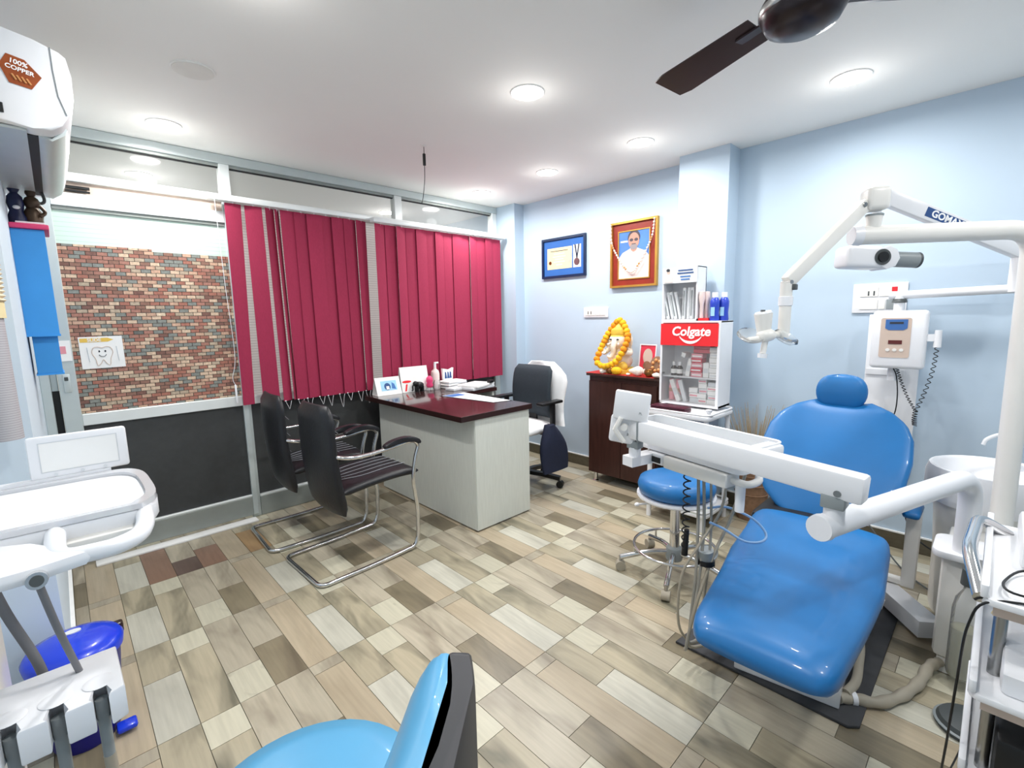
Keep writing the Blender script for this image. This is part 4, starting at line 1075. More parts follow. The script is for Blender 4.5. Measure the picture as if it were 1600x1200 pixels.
for k in range(5):
    pbox(['lowest pink carton of the upper shelf pile', 'second pink carton of the upper shelf pile', 'third pink carton of the upper shelf pile', 'fourth pink carton of the upper shelf pile', 'topmost pink carton of the upper shelf pile'][k], 1.39 + .004 * (k % 2), .9335 + k * .031, .075, .029, m='rack_red' if k % 2 else 'pink_box', band='paper')
for k in range(2):
    pbox(['lower dark pink carton above the pile', 'upper dark pink carton above the pile'][k], 1.36, 1.092 + k * .026, .11, .024, m='rack_red')
pbox('upright white carton right of the pink pile', 1.328, .934, .038, .095, m='paper', band='paper_grey')
n = 0
lbs = ['white carton in the right stack of the upper shelf, level %s' % q for q in ('one from the bottom', 'two from the bottom', 'three', 'four', 'five', 'six at the top')]
for k in range(6):
    pbox(lbs[k], 1.272 + .003 * (k % 2), .9335 + k * .033, .066, .031, m='paper', band='paper_grey' if k % 2 == 0 else None)
# lower shelf
zl = DZ0 + .0185
for y, lb in ((1.565, 'clear plastic pack of pink items at the left of the lower shelf'), (1.52, 'clear plastic pack of pink items right beside the first on the lower shelf')):
    t = thing('plastic_pack', lb, 'packet', (3.04, y, zl), group='plastic packs in the display cabinet')
    B().lathe([(.001, 0), (.02, .003), (.021, .09), (.014, .13), (.02, .145), (.001, .15)], (3.04, y, zl), 12).build('pack', 'pink_box', t)
    B().lathe([(.0215, .06), (.0225, .07), (.0215, .085)], (3.04, y, zl), 12).build('strap', 'skin', t)
pbox('tall white toothbrush carton leaning on the lower shelf', 1.50, zl, .03, .155, rx=-.38, m='paper', band='paper_grey', d=.03, x=3.02)
pbox('second toothbrush blister pack leaning beside the tall carton', 1.46, zl, .028, .15, rx=-.3, m='paper_grey', d=.02, x=3.03)
cols_ = [(1.405, 4, .034, .06), (1.345, 5, .034, .055), (1.275, 6, .03, .075)]
ordn = ['bottom', 'second', 'third', 'fourth', 'fifth', 'sixth']
for ci, (yc, nn, hh, ww) in enumerate(cols_):
    for k in range(nn if ci < 2 else 5):
        if ci == 0 and k > 2: continue
        pbox('%s pale carton of the %s stack on the lower shelf' % (ordn[k], ['left', 'middle', 'right'][ci]), yc + .003 * ((k * 7 + ci) % 3 - 1), zl + k * (hh - .001), ww, hh - .003, m='paper' if (k + ci) % 3 else 'paper_grey', band='pink_box' if (k + ci) % 2 else None)

# on top of it: leaflet dispenser, tube pack, two mouthwash bottles
lf = thing('brush_dispenser', 'white counter dispenser full of toothbrush packs with a printed header', 'dispenser', (3.05, 1.505, DZ1))
LY0, LY1, LZ0, LZ1 = 1.388, 1.628, 1.303, 1.652
for a in ((2.99, 3.12, LY0, LY0 + .008, LZ0, LZ1), (2.99, 3.12, LY1 - .008, LY1, LZ0, LZ1), (3.112, 3.12, LY0, LY1, LZ0, LZ1)):
    B().box(*a).build('carton_wall', 'white_plastic', lf, 0)
B().box(2.985, 2.992, LY0, LY1, 1.55, LZ1).build('header_card', 'paper_grey', lf, 0)
B().box(2.985, 3.12, LY0, LY1, LZ0, LZ0 + .012).build('front_lip', 'white_plastic', lf, 0)
B().box(2.99, 3.12, LY0, LY1, LZ1 - .006, LZ1).build('carton_top', 'white_plastic', lf, 0)
LM = frameM((2.984, 1.508, 1.602), (0, -1, 0), (0, 0, 1))
for yy, w_ in ((.028, .1), (.01, .11), (-.012, .07), (-.03, .06)):
    B().box(.04 - w_ / 2, .04 + w_ / 2, yy - .004, yy + .004, 0, .0008, M=LM).build('printed_line', 'text_blue' if yy > 0 else 'print_blue', lf, 0)
flat(B(), [(-.105, -.046), (-.045, -.046), (-.05, -.01), (-.065, .008), (-.085, .008), (-.1, -.01)], LM, 0, .0008).build('printed_figure', 'shirt', lf, 0)
flat(B(), oval(.012, .015, 14, -.078, .022), LM, 0, .0008).build('printed_head', 'panel_beige', lf, 0)
flat(B(), oval(.013, .01, 14, -.08, .034), LM, .0008, .0016).build('printed_hair', 'text_dark', lf, 0)
for k in range(7):
    y = 1.60 - k * .027
    t = thing('toothbrush_pack', '%s blister-packed toothbrush from the left in the counter dispenser' % ['first', 'second', 'third', 'fourth', 'fifth', 'sixth', 'last'][k], 'packet', (3.03, y, 1.3155), group='toothbrush packs in the dispenser')
    Mx = Matrix.Translation((3.03 + .012 * (k % 2), y, 1.3155)) @ Matrix.Rotation(-.22 if k < 4 else .02, 4, 'X')
    hk = .185 if k < 4 else .205
    B().box(-.012, .012, -.011, .011, 0, hk, r=.006, M=Mx).build('blister', 'paper_grey', t, 40)
    B().box(-.0135, -.012, -.004, .004, .02, hk - .02, M=Mx).build('brush', 'white_plastic' if k % 2 else 'grey_plastic', t, 0)
tp = thing('tube_pack', 'clear pack of pale tubes with a red base beside the dispenser', 'packet', (3.04, 1.35, DZ1))
B().box(3.0, 3.09, 1.315, 1.38, DZ1 + .0, DZ1 + .018).build('red_base', 'red_print', tp, 0)
for k in range(3): B().lathe([(.011, .018), (.012, .1), (.02, .15), (.017, .185), (.001, .188)], (3.015 + .03 * k, 1.366 - .02 * (k % 2), DZ1), 12).build('tube', 'shirt', tp)
for y, x, lb in ((1.288, 3.03, 'blue mouthwash bottle with white cap nearer the dispenser'), (1.248, 3.075, 'blue mouthwash bottle with white cap at the outer corner')):
    t = thing('mouthwash_bottle', lb, 'bottle', (x, y, DZ1), group='blue mouthwash bottles')
    B().lathe([(.001, 0), (.028, 0), (.03, .008), (.026, .05), (.029, .09), (.03, .12), (.022, .14), (.016, .146), (.001, .146)], (x, y, DZ1 + .0005), 18).build('bottle', 'mouthwash', t)
    B().cyl((x, y, DZ1 + .146), (x, y, DZ1 + .178), .018, seg=16).build('cap', 'white_plastic', t)
    B().box(x - .0305, x - .028, y - .012, y + .012, DZ1 + .03, DZ1 + .085).build('bottle_label', 'sky_print', t, 0)

# ------------------------------------------------------------------ white plastic rack
rk = thing('plastic_rack', 'white three-tier plastic rack trolley in front of the display cabinet', 'rack', (2.93, 1.4, 0))
RX0, RX1, RY0, RY1 = 2.74, 3.12, 1.17, 1.60
for zt in (.09, .40, .705):
    b = B().prism(rrect(RX1 - RX0, RY1 - RY0, .04, 4, (RX0 + RX1) / 2, (RY0 + RY1) / 2), lambda a, c: V(a, c, zt), lambda a, c: V(a, c, zt + .022), r=.004)
    b.build('tier', 'white_plastic', rk, 50)
    B().tube([(p[0], p[1], zt + .035) for p in rrect(RX1 - RX0 - .01, RY1 - RY0 - .01, .04, 4, (RX0 + RX1) / 2, (RY0 + RY1) / 2)], .007, 8, True).build('tier_rim', 'white_plastic', rk, 60)
for x in (RX0 + .03, RX1 - .03):
    for y in (RY0 + .03, RY1 - .03): B().cyl((x, y, 0), (x, y, .705), .016, .015, 14).build('post', 'white_plastic', rk)
wl_ = thing('wallet', 'dark maroon folded wallet lying on the white rack', 'wallet', (2.83, 1.46, .7275))
B().box(2.77, 2.87, 1.34, 1.58, .7275, .752, r=.008).build('wallet', 'wallet', wl_, 40)
B().box(2.766, 2.865, 1.338, 1.575, .7525, .763, r=.004, M=TR((0, 0, 0), (0, 0, 0))).build('flap', 'wallet', wl_, 40)
B().box(2.80, 2.98, 1.22, 1.42, .423, .56, r=.01).build('blue_carton', 'blue_vinyl', None, 40, label='blue box on the middle tier of the white rack', category='box')
rb = thing('red_basin', 'red plastic basin on the middle tier of the white rack', 'basin', (2.83, 1.5, .4225))
B().lathe([(.001, 0), (.055, 0), (.075, .06), (.08, .062), (.08, .067), (.072, .064), (.052, .006), (.001, .005)], (2.83, 1.51, .4225), 24).build('basin', 'rack_red', rb)
B().box(2.78, 2.88, 1.23, 1.34, .1125, .17, r=.003).build('green_carton', 'green_box', None, 30, label='lime green box on the bottom tier of the white rack', category='box')
B().lathe([(.001, 0), (.02, 0), (.024, .01), (.01, .02), (.02, .03), (.018, .042), (.001, .046)], (2.80, 1.20, .7275), 14).build('stoppered_jar', 'white_plastic', None, 60, label='small white knob-topped jar at the rack corner', category='jar')

# ------------------------------------------------------------------ basket with dried grass
gr = thing('dried_grass_basket', 'brown basket of dried straw-coloured grass behind the dental chair', 'plant', (3.2, 1.07, 0))
B().lathe([(.001, 0), (.085, 0), (.1, .12), (.085, .33), (.08, .33), (.09, .12), (.001, .02)], (3.205, 1.07, 0), 20).build('basket', 'basket', gr)
for k in range(5): B().lathe([(.09 + .01 * math.sin(k), .05 + .06 * k), (.104 - .003 * abs(k - 2) * 1.5, .055 + .06 * k), (.09, .06 + .06 * k)], (3.205, 1.07, 0), 20).build('weave_band', 'basket', gr)
for k in range(120):
    a = rnd.random() * 2 * PI; rr = rnd.random() * .05
    bs = V(3.205 + rr * math.cos(a), 1.07 + rr * math.sin(a), .2)
    sp = .05 + .13 * rnd.random(); hh = .50 + .26 * rnd.random()
    tipx = min(3.315, bs.x + sp * math.cos(a)); tip = V(max(tipx, 3.13), bs.y + sp * 1.2 * math.sin(a), hh)
    mid = (bs + tip) / 2 + V(0, 0, .05)
    B().tube([bs, mid, tip], lambda t: .003 * (1 - .6 * t), 4).build('grass_stem', 'straw', gr, 0)

# ------------------------------------------------------------------ round blue stool
SX, SY = 2.21, 1.10
st = thing('round_stool', 'round blue vinyl stool on a chrome five-star base with foot ring', 'stool', (SX, SY, 0))
B().lathe([(.001, .435), (.16, .435), (.185, .45), (.192, .48), (.182, .51), (.14, .528), (.001, .532)], (SX, SY, 0), 36).build('seat_cushion', 'blue_vinyl', st, 60)
B().lathe([(.001, .418), (.19, .418), (.196, .426), (.194, .436), (.001, .436)], (SX, SY, 0), 36).build('seat_rim', 'white_plastic', st)
B().cyl((SX, SY, .33), (SX, SY, .42), .016, seg=16).build('piston', 'steel', st)
B().cyl((SX, SY, .12), (SX, SY, .36), .025, seg=20).build('column', 'chrome', st)
B().lathe([(.001, .075), (.04, .075), (.045, .1), (.04, .14), (.026, .15), (.001, .15)], (SX, SY, 0), 20).build('hub', 'grey_plastic', st)
ring = [V(SX + .205 * math.cos(2 * PI * k / 40), SY + .205 * math.sin(2 * PI * k / 40), .145) for k in range(40)]
B().tube(ring, .0075, 10, True).build('foot_ring', 'chrome', st, 60)
for k in range(5):
    a = math.radians(200 + 72 * k); d = V(math.cos(a), math.sin(a), 0); c0 = V(SX, SY, 0)
    lg = B().tube(catmull([c0 + d * .03 + V(0, 0, .115), c0 + d * .12 + V(0, 0, .11), c0 + d * .22 + V(0, 0, .085), c0 + d * .275 + V(0, 0, .07)], 4), .0135, 10).build('leg', 'chrome', st, 60)
    e = c0 + d * .275; n = V(-d.y, d.x, 0)
    cs = B().cyl(e - n * .02 + V(0, 0, .026), e + n * .02 + V(0, 0, .026), .026, seg=16).build('caster', 'hose_beige', st)
    B().cyl(e + V(0, 0, .026), e + V(0, 0, .078), .009, seg=10).build('caster_stem', 'steel', cs)
    B().cyl(c0 + d * .205 + V(0, 0, .1), c0 + d * .205 + V(0, 0, .146), .006, seg=8).build('ring_bracket', 'chrome', st)
B().tube([(SX - .05, SY + .02, .40), (SX - .17, SY + .11, .395)], .006, 8).build('height_lever', 'white_plastic', st)
B().ell((SX - .18, SY + .117, .395), (.016, .012, .01), 10, 8).build('lever_grip', 'white_plastic', st)

# ------------------------------------------------------------------ rubber mat under the dental chair
B().prism([(1.705, .83), (1.715, .24), (1.74, .212), (2.60, .212), (2.60, .80), (2.0, .80)], lambda a, b: V(a, b, .0), lambda a, b: V(a, b, .012), r=.004).build('rubber_mat', 'floor_mat', None, 40, label='dark grey rubber mat on the floor under the dental chair', category='mat')

# ------------------------------------------------------------------ dental chair
dcx = thing('dental_chair', 'blue reclining dental chair with a separate headrest', 'dental chair', (2.1, .45, .012))
def yc(x): return .375 + .088 * (x - 1.25)
R = []
for i in range(31):
    t = i / 30; x = 1.185 + .985 * t
    e = 1.
    if t < .10: e = math.sqrt(max(.03, 1 - ((.10 - t) / .10) ** 2))
    if t > .88: e = math.sqrt(max(.05, 1 - ((t - .88) / .12) ** 2))
    w_ = (.172 + .062 * min(1, t / .6)) * (.80 + .20 * e)
    zt = .503 + .012 * math.cos(t * PI * 2.2) + (.03 * (t - .8) / .2 if t > .8 else 0) - .01 * t
    th = .05 * (.25 + .75 * e)
    R.append([V(x, yc(x), zt - .05) + V(-.05, 1, 0) * a * w_ + V(0, 0, 1) * b * th for a, b in oval(1, 1, 28, p=3.6)])
B().rings(R).build('seat_pad', 'blue_vinyl', dcx, 70)
hw = [(.0, .09), (.08, .165), (.2, .235), (.4, .28), (.6, .292), (.75, .282), (.86, .25), (.94, .19), (1., .11)]
def hwf(t):
    for (a, b), (c, d) in zip(hw, hw[1:]):
        if t <= c: return b + (d - b) * (t - a) / (c - a)
    return hw[-1][1]
R = []
for i in range(33):
    t = i / 32
    x = 2.36 + .37 * t - .05 * math.sin(t * PI); z = .40 + .51 * t
    e = math.sqrt(max(.04, 1 - max(0, (t - .9) / .1) ** 2)) * math.sqrt(max(.04, 1 - max(0, (.08 - t) / .08) ** 2))
    c = V(x, .505, z - .012); nrm = V(-.82, 0, .57)
    w_ = hwf(t)
    R.append([c + V(0, 1, 0) * a * w_ + nrm * (b * .042 * e + .035 * a * a) for a, b in oval(1, 1, 30, p=3.)])
bk = B().rings(R).build('backrest', 'blue_vinyl', dcx, 70)
R = []
for i in range(15):
    t = i / 14; a0 = -PI / 2 + PI * t
    zz = .962 + .083 * math.sin(a0); sc = max(.06, math.cos(a0)) ** .6
    R.append([V(2.72 + .02 * (zz - .96) * 2, .520, zz) + V(0, 1, 0) * a * .105 * sc + V(1, 0, 0) * b * .05 * sc + V(-.02, 0, 0) * a * a for a, b in oval(1, 1, 24, p=2.6)])
B().rings(R).build('headrest', 'blue_vinyl', dcx, 70)
B().box(2.735, 2.76, .49, .55, .78, .98, r=.004).build('headrest_stem', 'steel', dcx, 30)
B().box(2.20, 2.60, .38, .74, .26, .455, r=.03).build('back_hinge', 'black_plastic', dcx, 40)
B().box(2.44, 2.68, .40, .67, .40, .62, r=.03, M=TR((0, 0, 0))).build('back_shell', 'black_plastic', dcx, 40)
B().prism([(1.715, .60), (1.765, .275), (2.45, .33), (2.42, .64)], lambda a, b: V(a, b, .012), lambda a, b: V(a, b, .21), r=.008).build('base', 'white_plastic', dcx, 40)
B().box(1.95, 2.35, .35, .60, .2, .40, r=.02).build('lift_column', 'white_plastic', dcx, 40)
B().box(1.35, 2.3, .30, .56, .375, .392, r=.004).build('seat_frame', 'dark_grey', dcx, 30)
ar = B().box(2.56, 2.73, .178, .24, .452, .485, r=.014).build('armrest', 'blue_vinyl', dcx, 50)
B().prism([(.0, .45), (.08, .45), (.065, .10), (.015, .10)], lambda a, b: V(2.64 + a, .18, b), lambda a, b: V(2.64 + a, .23, b), r=.006).build('armrest_post', 'warm_plastic', dcx, 40)
B().box(2.655, 2.70, .2, .42, .10, .125, r=.006).build('armrest_bracket', 'warm_plastic', dcx, 40)
B().cyl((2.23, .27, .205), (2.23, .235, .2), .024, .02, 16).build('base_knob', 'warm_plastic', dcx)
fb = B().sweep([(2.72, .34, .06), (2.42, .10, .06)], .09, .07).build('base_arm', 'white_plastic', dcx, 30)

# ------------------------------------------------------------------ dental delivery unit: column, swing arm, beam, tray, hoses
du = thing('delivery_unit', 'white dental delivery unit with swing arm and instrument tray over the chair', 'dental unit', (2.3, 0, 0))
B().box(2.242, 2.60, -.17, .086, .06, .462, r=.02).build('column', 'warm_plastic', du, 40)
B().box(2.255, 2.58, -.15, .07, 0, .06).build('plinth', 'warm_plastic', du, 0)
B().prism(rrect(.2, .19, .04, 4, 2.31, .02), lambda a, b: V(a, b, .458), lambda a, b: V(a, b, .485), r=.006).build('collar', 'white_plastic', du, 40)
el = fillet([(2.262, .03, .475), (2.262, .03, .768), (1.405, .29, .782)], .12, 10)
B().tube(el, .033, 20).build('elbow_tube', 'white_plastic', du, 60)
B().cyl((1.408, .289, .782), (1.392, .294, .7823), .036, .034, 24).build('tube_cap', 'white_plastic', du)
BA, BZ = V(1.432, .205, .898), V(1.50, .955, .938)
bd = (BZ - BA).normalized(); bn = V(bd.y, -bd.x, 0)
B().cyl((1.44, .272, .79), (1.44, .272, .835), .025, seg=18).build('pivot_stub', 'white_plastic', du)
B().box(1.41, 1.47, .245, .30, .835, .872, r=.004).build('pivot_block', 'grey_plastic', du, 40)
bm_ = frameM((BA + BZ) / 2, bd, (0, 0, 1))
B().box(-(BZ - BA).length / 2, (BZ - BA).length / 2, -.037, .037, -.028, .028, r=.009, M=bm_).build('beam_arm', 'white_plastic', du, 40)
B().cyl(BA + bd * .055 - bn * .031 + V(0, 0, -.02), BA + bd * .055 - bn * .026 + V(0, 0, -.02), .009, seg=16).build('bolt', 'steel', du)
B().cyl(BZ - bd * .03 - bn * .031 + V(0, 0, -.02), BZ - bd * .03 - bn * .026 + V(0, 0, -.02), .007, seg=16).build('bolt', 'steel', du)
bs_ = B(); cpt = BZ - bd * .075
R = []
for a, b in rrect(.080, .06, .012, 3): R.append(cpt + V(0, 0, 1) * a + bn * b)
bs_.tube(R, .003, 6, True).build('beam_band', 'grey_plastic', du)
pb = BZ - bd * .045
B().box(pb.x - .02, pb.x + .02, pb.y - .024, pb.y + .024, .862, .892, r=.004).build('pivot_block', 'grey_plastic', du, 40)
B().cyl((pb.x, pb.y, .832), (pb.x, pb.y, .866), .022, seg=18).build('pivot_stub', 'white_plastic', du)
B().sweep([(pb.x - .03, pb.y + .012, .815), (pb.x + .1, pb.y - .02, .815), (pb.x + .17, pb.y - .03, .82)], .05, .036).build('tray_bracket', 'white_plastic', du, 30)
td = V(.24, .97, 0).normalized(); tn = V(td.y, -td.x, 0)
tc = V(1.675, .775, .865)
TM = Matrix((td, tn, V(0, 0, 1))).transposed().to_4x4(); TM.translation = tc
tw, tl = .24, .56
B().prism(rrect(tl, tw, .03, 4), lambda a, b: TM @ V(a, b, -.025), lambda a, b: TM @ V(a, b, .0), r=.006).build('tray', 'white_plastic', du, 40)
rim = rrect(tl - .01, tw - .01, .028, 4)
b = B(); R = []
for (a, c) in rim: R.append([TM @ V(a, c, .0), TM @ V(a * .985, c * .96, .0), TM @ V(a * .985, c * .96, .05), TM @ V(a, c, .05)])
b.rings(R, closed=True).build('tray_rim', 'frosted', du, 40)
B().tube([TM @ V(a, c, .052) for a, c in rim], .0035, 8, True).build('rim_edge', 'white_plastic', du)
B().prism(rrect(tl - .06, tw - .05, .02, 3), lambda a, b: TM @ V(a, b, .0005), lambda a, b: TM @ V(a, b, .004)).build('tray_liner', 'aluminium', du, 0)
B().box(-tl / 2 - .01, -tl / 2 + .055, -.10, .1, .0, .05, r=.012, M=TM).build('end_block', 'white_plastic', du, 40)
hb = B().box(-.24, .02, -.135, -.06, -.075, -.028, r=.008, M=TM).build('handpiece_bar', 'warm_plastic', du, 40)
B().box(.02, .1, -.135, -.07, -.07, -.028, r=.008, M=TM).build('control_module', 'white_plastic', du, 40)
B().box(.03, .07, -.14, -.134, -.06, -.04, M=TM).build('control_socket', 'rubber', du, 0)
hk = [TM @ V(-.24, -.1, -.05), TM @ V(-.29, -.1, -.05), TM @ V(-.30, -.06, -.045), TM @ V(-.285, -.03, -.04)]
B().tube(catmull(hk, 5), .012, 10).build('holder_hook', 'warm_plastic', du)
B().cyl(TM @ V(-.262, -.09, -.15), TM @ V(-.262, -.09, -.055), .014, .016, 16).build('hook_post', 'white_plastic', du)
# viewer head on the tray's left end
vw = thing('x_ray_viewer', 'small white film viewer box fixed at the left end of the instrument tray', 'viewer', (1.5, .95, .9))
vm = frameM((1.462, .905, 1.025), V(.42, -.9, -.12), V(-.05, .0, 1))
B().box(-.062, .062, -.052, .052, -.012, .012, r=.006, M=vm).build('housing', 'white_plastic', vw, 40)
B().box(-.07, .03, -.15, -.045, -.03, -.008, r=.012, M=vm).build('support', 'white_plastic', vw, 40)
B().tube([vm @ V(-.03, -.045, .016), vm @ V(-.046, -.09, .022), vm @ V(-.01, -.135, .012)], .009, 8).build('clamp_lever', 'warm_plastic', vw)
B().cyl(vm @ V(-.015, -.08, .0), vm @ V(-.015, -.08, .02), .012, seg=12).build('clamp_knob', 'warm_plastic', vw)
text('logo_text', 'PL', .012, vm @ Matrix.Translation((.035, -.02, .0125)), 'grey_plastic', vw)
# instrument hoses hanging from the tray
hs = [([(1.645, .735, .80), (1.625, .72, .6), (1.60, .71, .4), (1.58, .715, .2), (1.62, .73, .1), (1.8, .70, .09), (1.95, .6, .12)], .006, 'hose_grey'),
      ([(1.655, .72, .80), (1.63, .70, .55), (1.585, .70, .3), (1.565, .72, .12), (1.66, .74, .07), (1.9, .62, .1)], .006, 'hose_grey'),
      ([(1.67, .70, .80), (1.655, .685, .6), (1.64, .68, .45), (1.66, .70, .2), (1.78, .68, .08), (1.95, .58, .1)], .005, 'hose_grey'),
      ([(1.74, .60, .79), (1.70, .63, .62), (1.63, .67, .45), (1.57, .70, .25), (1.6, .72, .1), (1.8, .66, .07)], .006, 'hose_beige'),
      ([(1.70, .65, .79), (1.68, .66, .64), (1.60, .70, .52), (1.55, .74, .40), (1.56, .75, .2), (1.66, .74, .06)], .005, 'hose_beige')]
for pth, r_, m_ in hs: B().tube(catmull(pth, 6), r_, 8).build('instrument_hose', m_, du, 60)
B().tube(catmull([(1.655, .70, .64), (1.70, .65, .645), (1.745, .575, .61), (1.755, .53, .565), (1.72, .53, .545), (1.68, .575, .545), (1.655, .64, .58), (1.63, .68, .60)], 6), .0045, 8).build('suction_loop', 'hose_blue', du, 60)
co = [V(1.60 + .012 * math.cos(a * 1.0), .755 + .012 * math.sin(a), .77 - .28 * (a / 60)) for a in [i * .45 for i in range(134)]]
B().tube(co, .0028, 6).build('coiled_cord', 'black_plastic', du, 0)
B().cyl((1.598, .755, .46), (1.60, .75, .56), .012, .009, 12).build('syringe_handle', 'black_plastic', du)
B().cyl((1.635, .69, .45), (1.63, .69, .49), .024, .028, 16).build('suction_cup', 'grey_plastic', du)
B().cyl((1.635, .69, .435), (1.635, .69, .452), .032, .03, 16).build('cup_ring', 'black_plastic', du)
# water bottle on the column
wb = thing('water_bottle', 'clear plastic water bottle with a dark cap hung on the white unit column', 'bottle', (2.20, .0, .05))
B().lathe([(.001, .02), (.038, .02), (.042, .04), (.042, .27), (.036, .31), (.018, .345), (.016, .365), (.001, .365)], (2.196, .002, .03), 22).build('bottle', 'clear_plastic', wb)
B().lathe([(.001, .024), (.036, .024), (.039, .04), (.039, .2), (.001, .2)], (2.196, .002, .03), 22).build('water', 'water', wb)
B().cyl((2.196, .002, .395), (2.196, .002, .45), .028, .026, 18).build('cap', 'dark_grey', wb)
B().cyl((2.15, -.02, .44), (2.15, -.02, .5), .03, .034, 18).build('steel_cup', 'steel', None, label='small stainless steel cup beside the water bottle', category='cup')
# corrugated hoses on the floor
fh = thing('floor_hose', 'thick grey corrugated hose lying on the floor between base and column', 'hose', (2.0, .2, 0))
pth = catmull([(1.80, .285, .03), (1.845, .25, .022), (1.885, .185, .022), (1.985, .132, .022), (2.10, .10, .022), (2.2, .085, .03), (2.255, .06, .035)], 10)
B().tube(pth, lambda t: .018 + .0022 * math.sin(t * 330), 12).build('hose', 'hose_beige', fh, 60)
B().tube(catmull([(1.83, .27, .04), (1.90, .255, .05), (1.985, .262, .07), (2.06, .275, .11), (2.08, .31, .17)], 8), .015, 10).build('branch_hose', 'hose_beige', fh, 60)
B().lathe([(.019, -.008), (.022, -.008), (.022, .008), (.019, .008)], (1.845, .25, .022), 14, M=Euler((PI / 2, 0, .6)).to_matrix()).build('clamp', 'white_plastic', fh)

# ------------------------------------------------------------------ operating lamp on its pole
ol = thing('operating_lamp', 'white dental operating lamp on a tall pole with a jointed arm', 'lamp', (2.48, -.045, .56))
pole = fillet([(2.455, -.055, .463), (2.49, -.045, 1.618), (2.135, .40, 1.618)], .09, 10)
B().tube(pole, .033, 20).build('pole', 'warm_plastic', ol, 60)
B().cyl((2.14, .394, 1.618), (2.122, .417, 1.618), .036, .033, 24).build('pole_cap', 'white_plastic', ol)
B().cyl((2.165, .36, 1.64), (2.165, .36, 1.685), .022, .027, 20).build('swivel', 'warm_plastic', ol)
B().cyl((2.165, .36, 1.683), (2.165, .36, 1.69), .028, .028, 20).build('swivel_ring', 'grey_plastic', ol)
B().box(-.045, .035, -.036, .036, -.035, .045, r=.016, seg=3, M=TR((2.165, .365, 1.735), (0, 0, .6))).build('joint_housing', 'warm_plastic', ol, 50)
A0, A1 = V(2.135, .385, 1.725), V(1.872, .545, 1.452)
am = frameM((A0 + A1) / 2, A1 - A0, (0, 0, 1)); al = (A1 - A0).length
B().box(-al / 2, al / 2, -.022, .022, -.018, .018, r=.006, M=am).build('spring_arm', 'warm_plastic', ol, 40)
B().cyl(am @ V(-al / 2 + .02, .01, -.022), am @ V(-al / 2 + .02, .01, .022), .008, seg=14).build('bolt', 'steel', ol)
B().cyl(am @ V(al / 2 - .0, .0, -.022), am @ V(al / 2 - .0, .0, .022), .007, seg=14).build('bolt', 'steel', ol)
B().box(1.862, 1.892, .515, .55, 1.425, 1.445, r=.003).build('elbow_bracket', 'dark_grey', ol, 30)
B().cyl((1.868, .545, 1.26), (1.868, .545, 1.452), .019, .02, 18).build('drop_tube', 'warm_plastic', ol)
B().lathe([(.0205, 1.37), (.023, 1.372), (.023, 1.402), (.0205, 1.404)], (1.868, .545, 0), 18).build('drop_collar', 'white_plastic', ol)
hd_ = B().ell((1.80, .58, 1.27), (.032, .032, .024)).build('lamp_yoke', 'warm_plastic', ol)
B().cyl((1.80, .588, 1.275), (1.795, .592, 1.345), .022, .03, 18).build('lamp_head', 'warm_plastic', ol)
B().cyl((1.795, .592, 1.345), (1.794, .593, 1.352), .029, .026, 18).build('head_cap', 'white_plastic', ol)
B().cyl((1.794, .593, 1.352), (1.794, .593, 1.358), .009, .007, 12).build('head_screw', 'dark_grey', ol)
B().tube([(1.868, .545, 1.27), (1.80, .58, 1.27)], .012, 10).build('yoke_arm', 'warm_plastic', ol)
B().tube([(1.80, .58, 1.265), (1.79, .585, 1.205)], .010, 10).build('grip', 'warm_plastic', ol)
B().cyl((1.79, .585, 1.205), (1.789, .586, 1.19), .016, .015, 14).build('grip_end', 'white_plastic', ol)
for c_, tl_ in (((1.868, .54, 1.255), .5), ((1.76, .62, 1.265), -.4)):
    B().lathe([(.001, -.012), (.03, -.008), (.045, .004), (.042, .012), (.028, .0), (.001, -.004)], c_, 22, M=Euler((.4, tl_, 0)).to_matrix()).build('splash_shield', 'shield', ol, 60)
B().tube([(1.80, .58, 1.262), (1.745, .62, 1.255)], .009, 10).build('grip', 'warm_plastic', ol)

# ------------------------------------------------------------------ wall-mounted X-ray unit
xr = thing('x_ray_unit', 'white wall-mounted dental X-ray unit with lettered folding arm and control box', 'x-ray machine', (XR, .4, .9))
B().box(XR - .016, XR, .30, .535, .42, 1.325, r=.003).build('wall_board', 'white_plastic', xr, 30)
pl = B().box(XR - .03, XR - .016, .30, .43, 1.285, 1.335, r=.002).build('bracket_plate', 'steel', xr, 30)
for y in (.32, .41): B().cyl((XR - .036, y, 1.31), (XR - .03, y, 1.31), .010, seg=12).build('bracket_bolt', 'chrome', pl)
B().box(XR - .024, XR - .016, .36, .53, .99, 1.02).build('lower_bracket', 'white_plastic', xr, 0)
B().cyl((3.21, .395, .975), (3.21, .395, 1.42), .024, seg=18).build('vertical_stem', 'white_plastic', xr)
B().box(3.22, XR - .03, .375, .415, 1.29, 1.33).box(3.22, XR - .024, .375, .415, .99, 1.03).build('stem_clamp', 'white_plastic', xr, 0)
B().lathe([(.028, 0), (.034, .003), (.03, .016), (.012, .03), (.001, .03)], (3.21, .395, 1.385), 18).build('stem_cap', 'dark_grey', xr)
cbx = B().box(3.125, 3.195, .265, .49, 1.045, 1.345, r=.018, seg=3).build('control_box', 'white_plastic', xr, 50)
CM = frameM((3.1245, .3875, 1.195), (0, -1, 0), (0, 0, 1))
fp = flat(B(), rrect(.125, .205, .01, 3, -.002, .01), CM, 0, .0015).build('front_panel', 'panel_beige', cbx, 0, label='beige control panel with blue window, red display and three buttons')
flat(B(), [(-.045, .105), (.045, .105), (.045, .06), (.03, .05), (-.03, .05), (-.045, .06)], CM, .0015, .003).build('display_window', 'screen_blue', cbx, 0)
flat(B(), rect(-.028, .028, .082, .092), CM, .003, .004).build('display_logo', 'text_dark', cbx, 0)
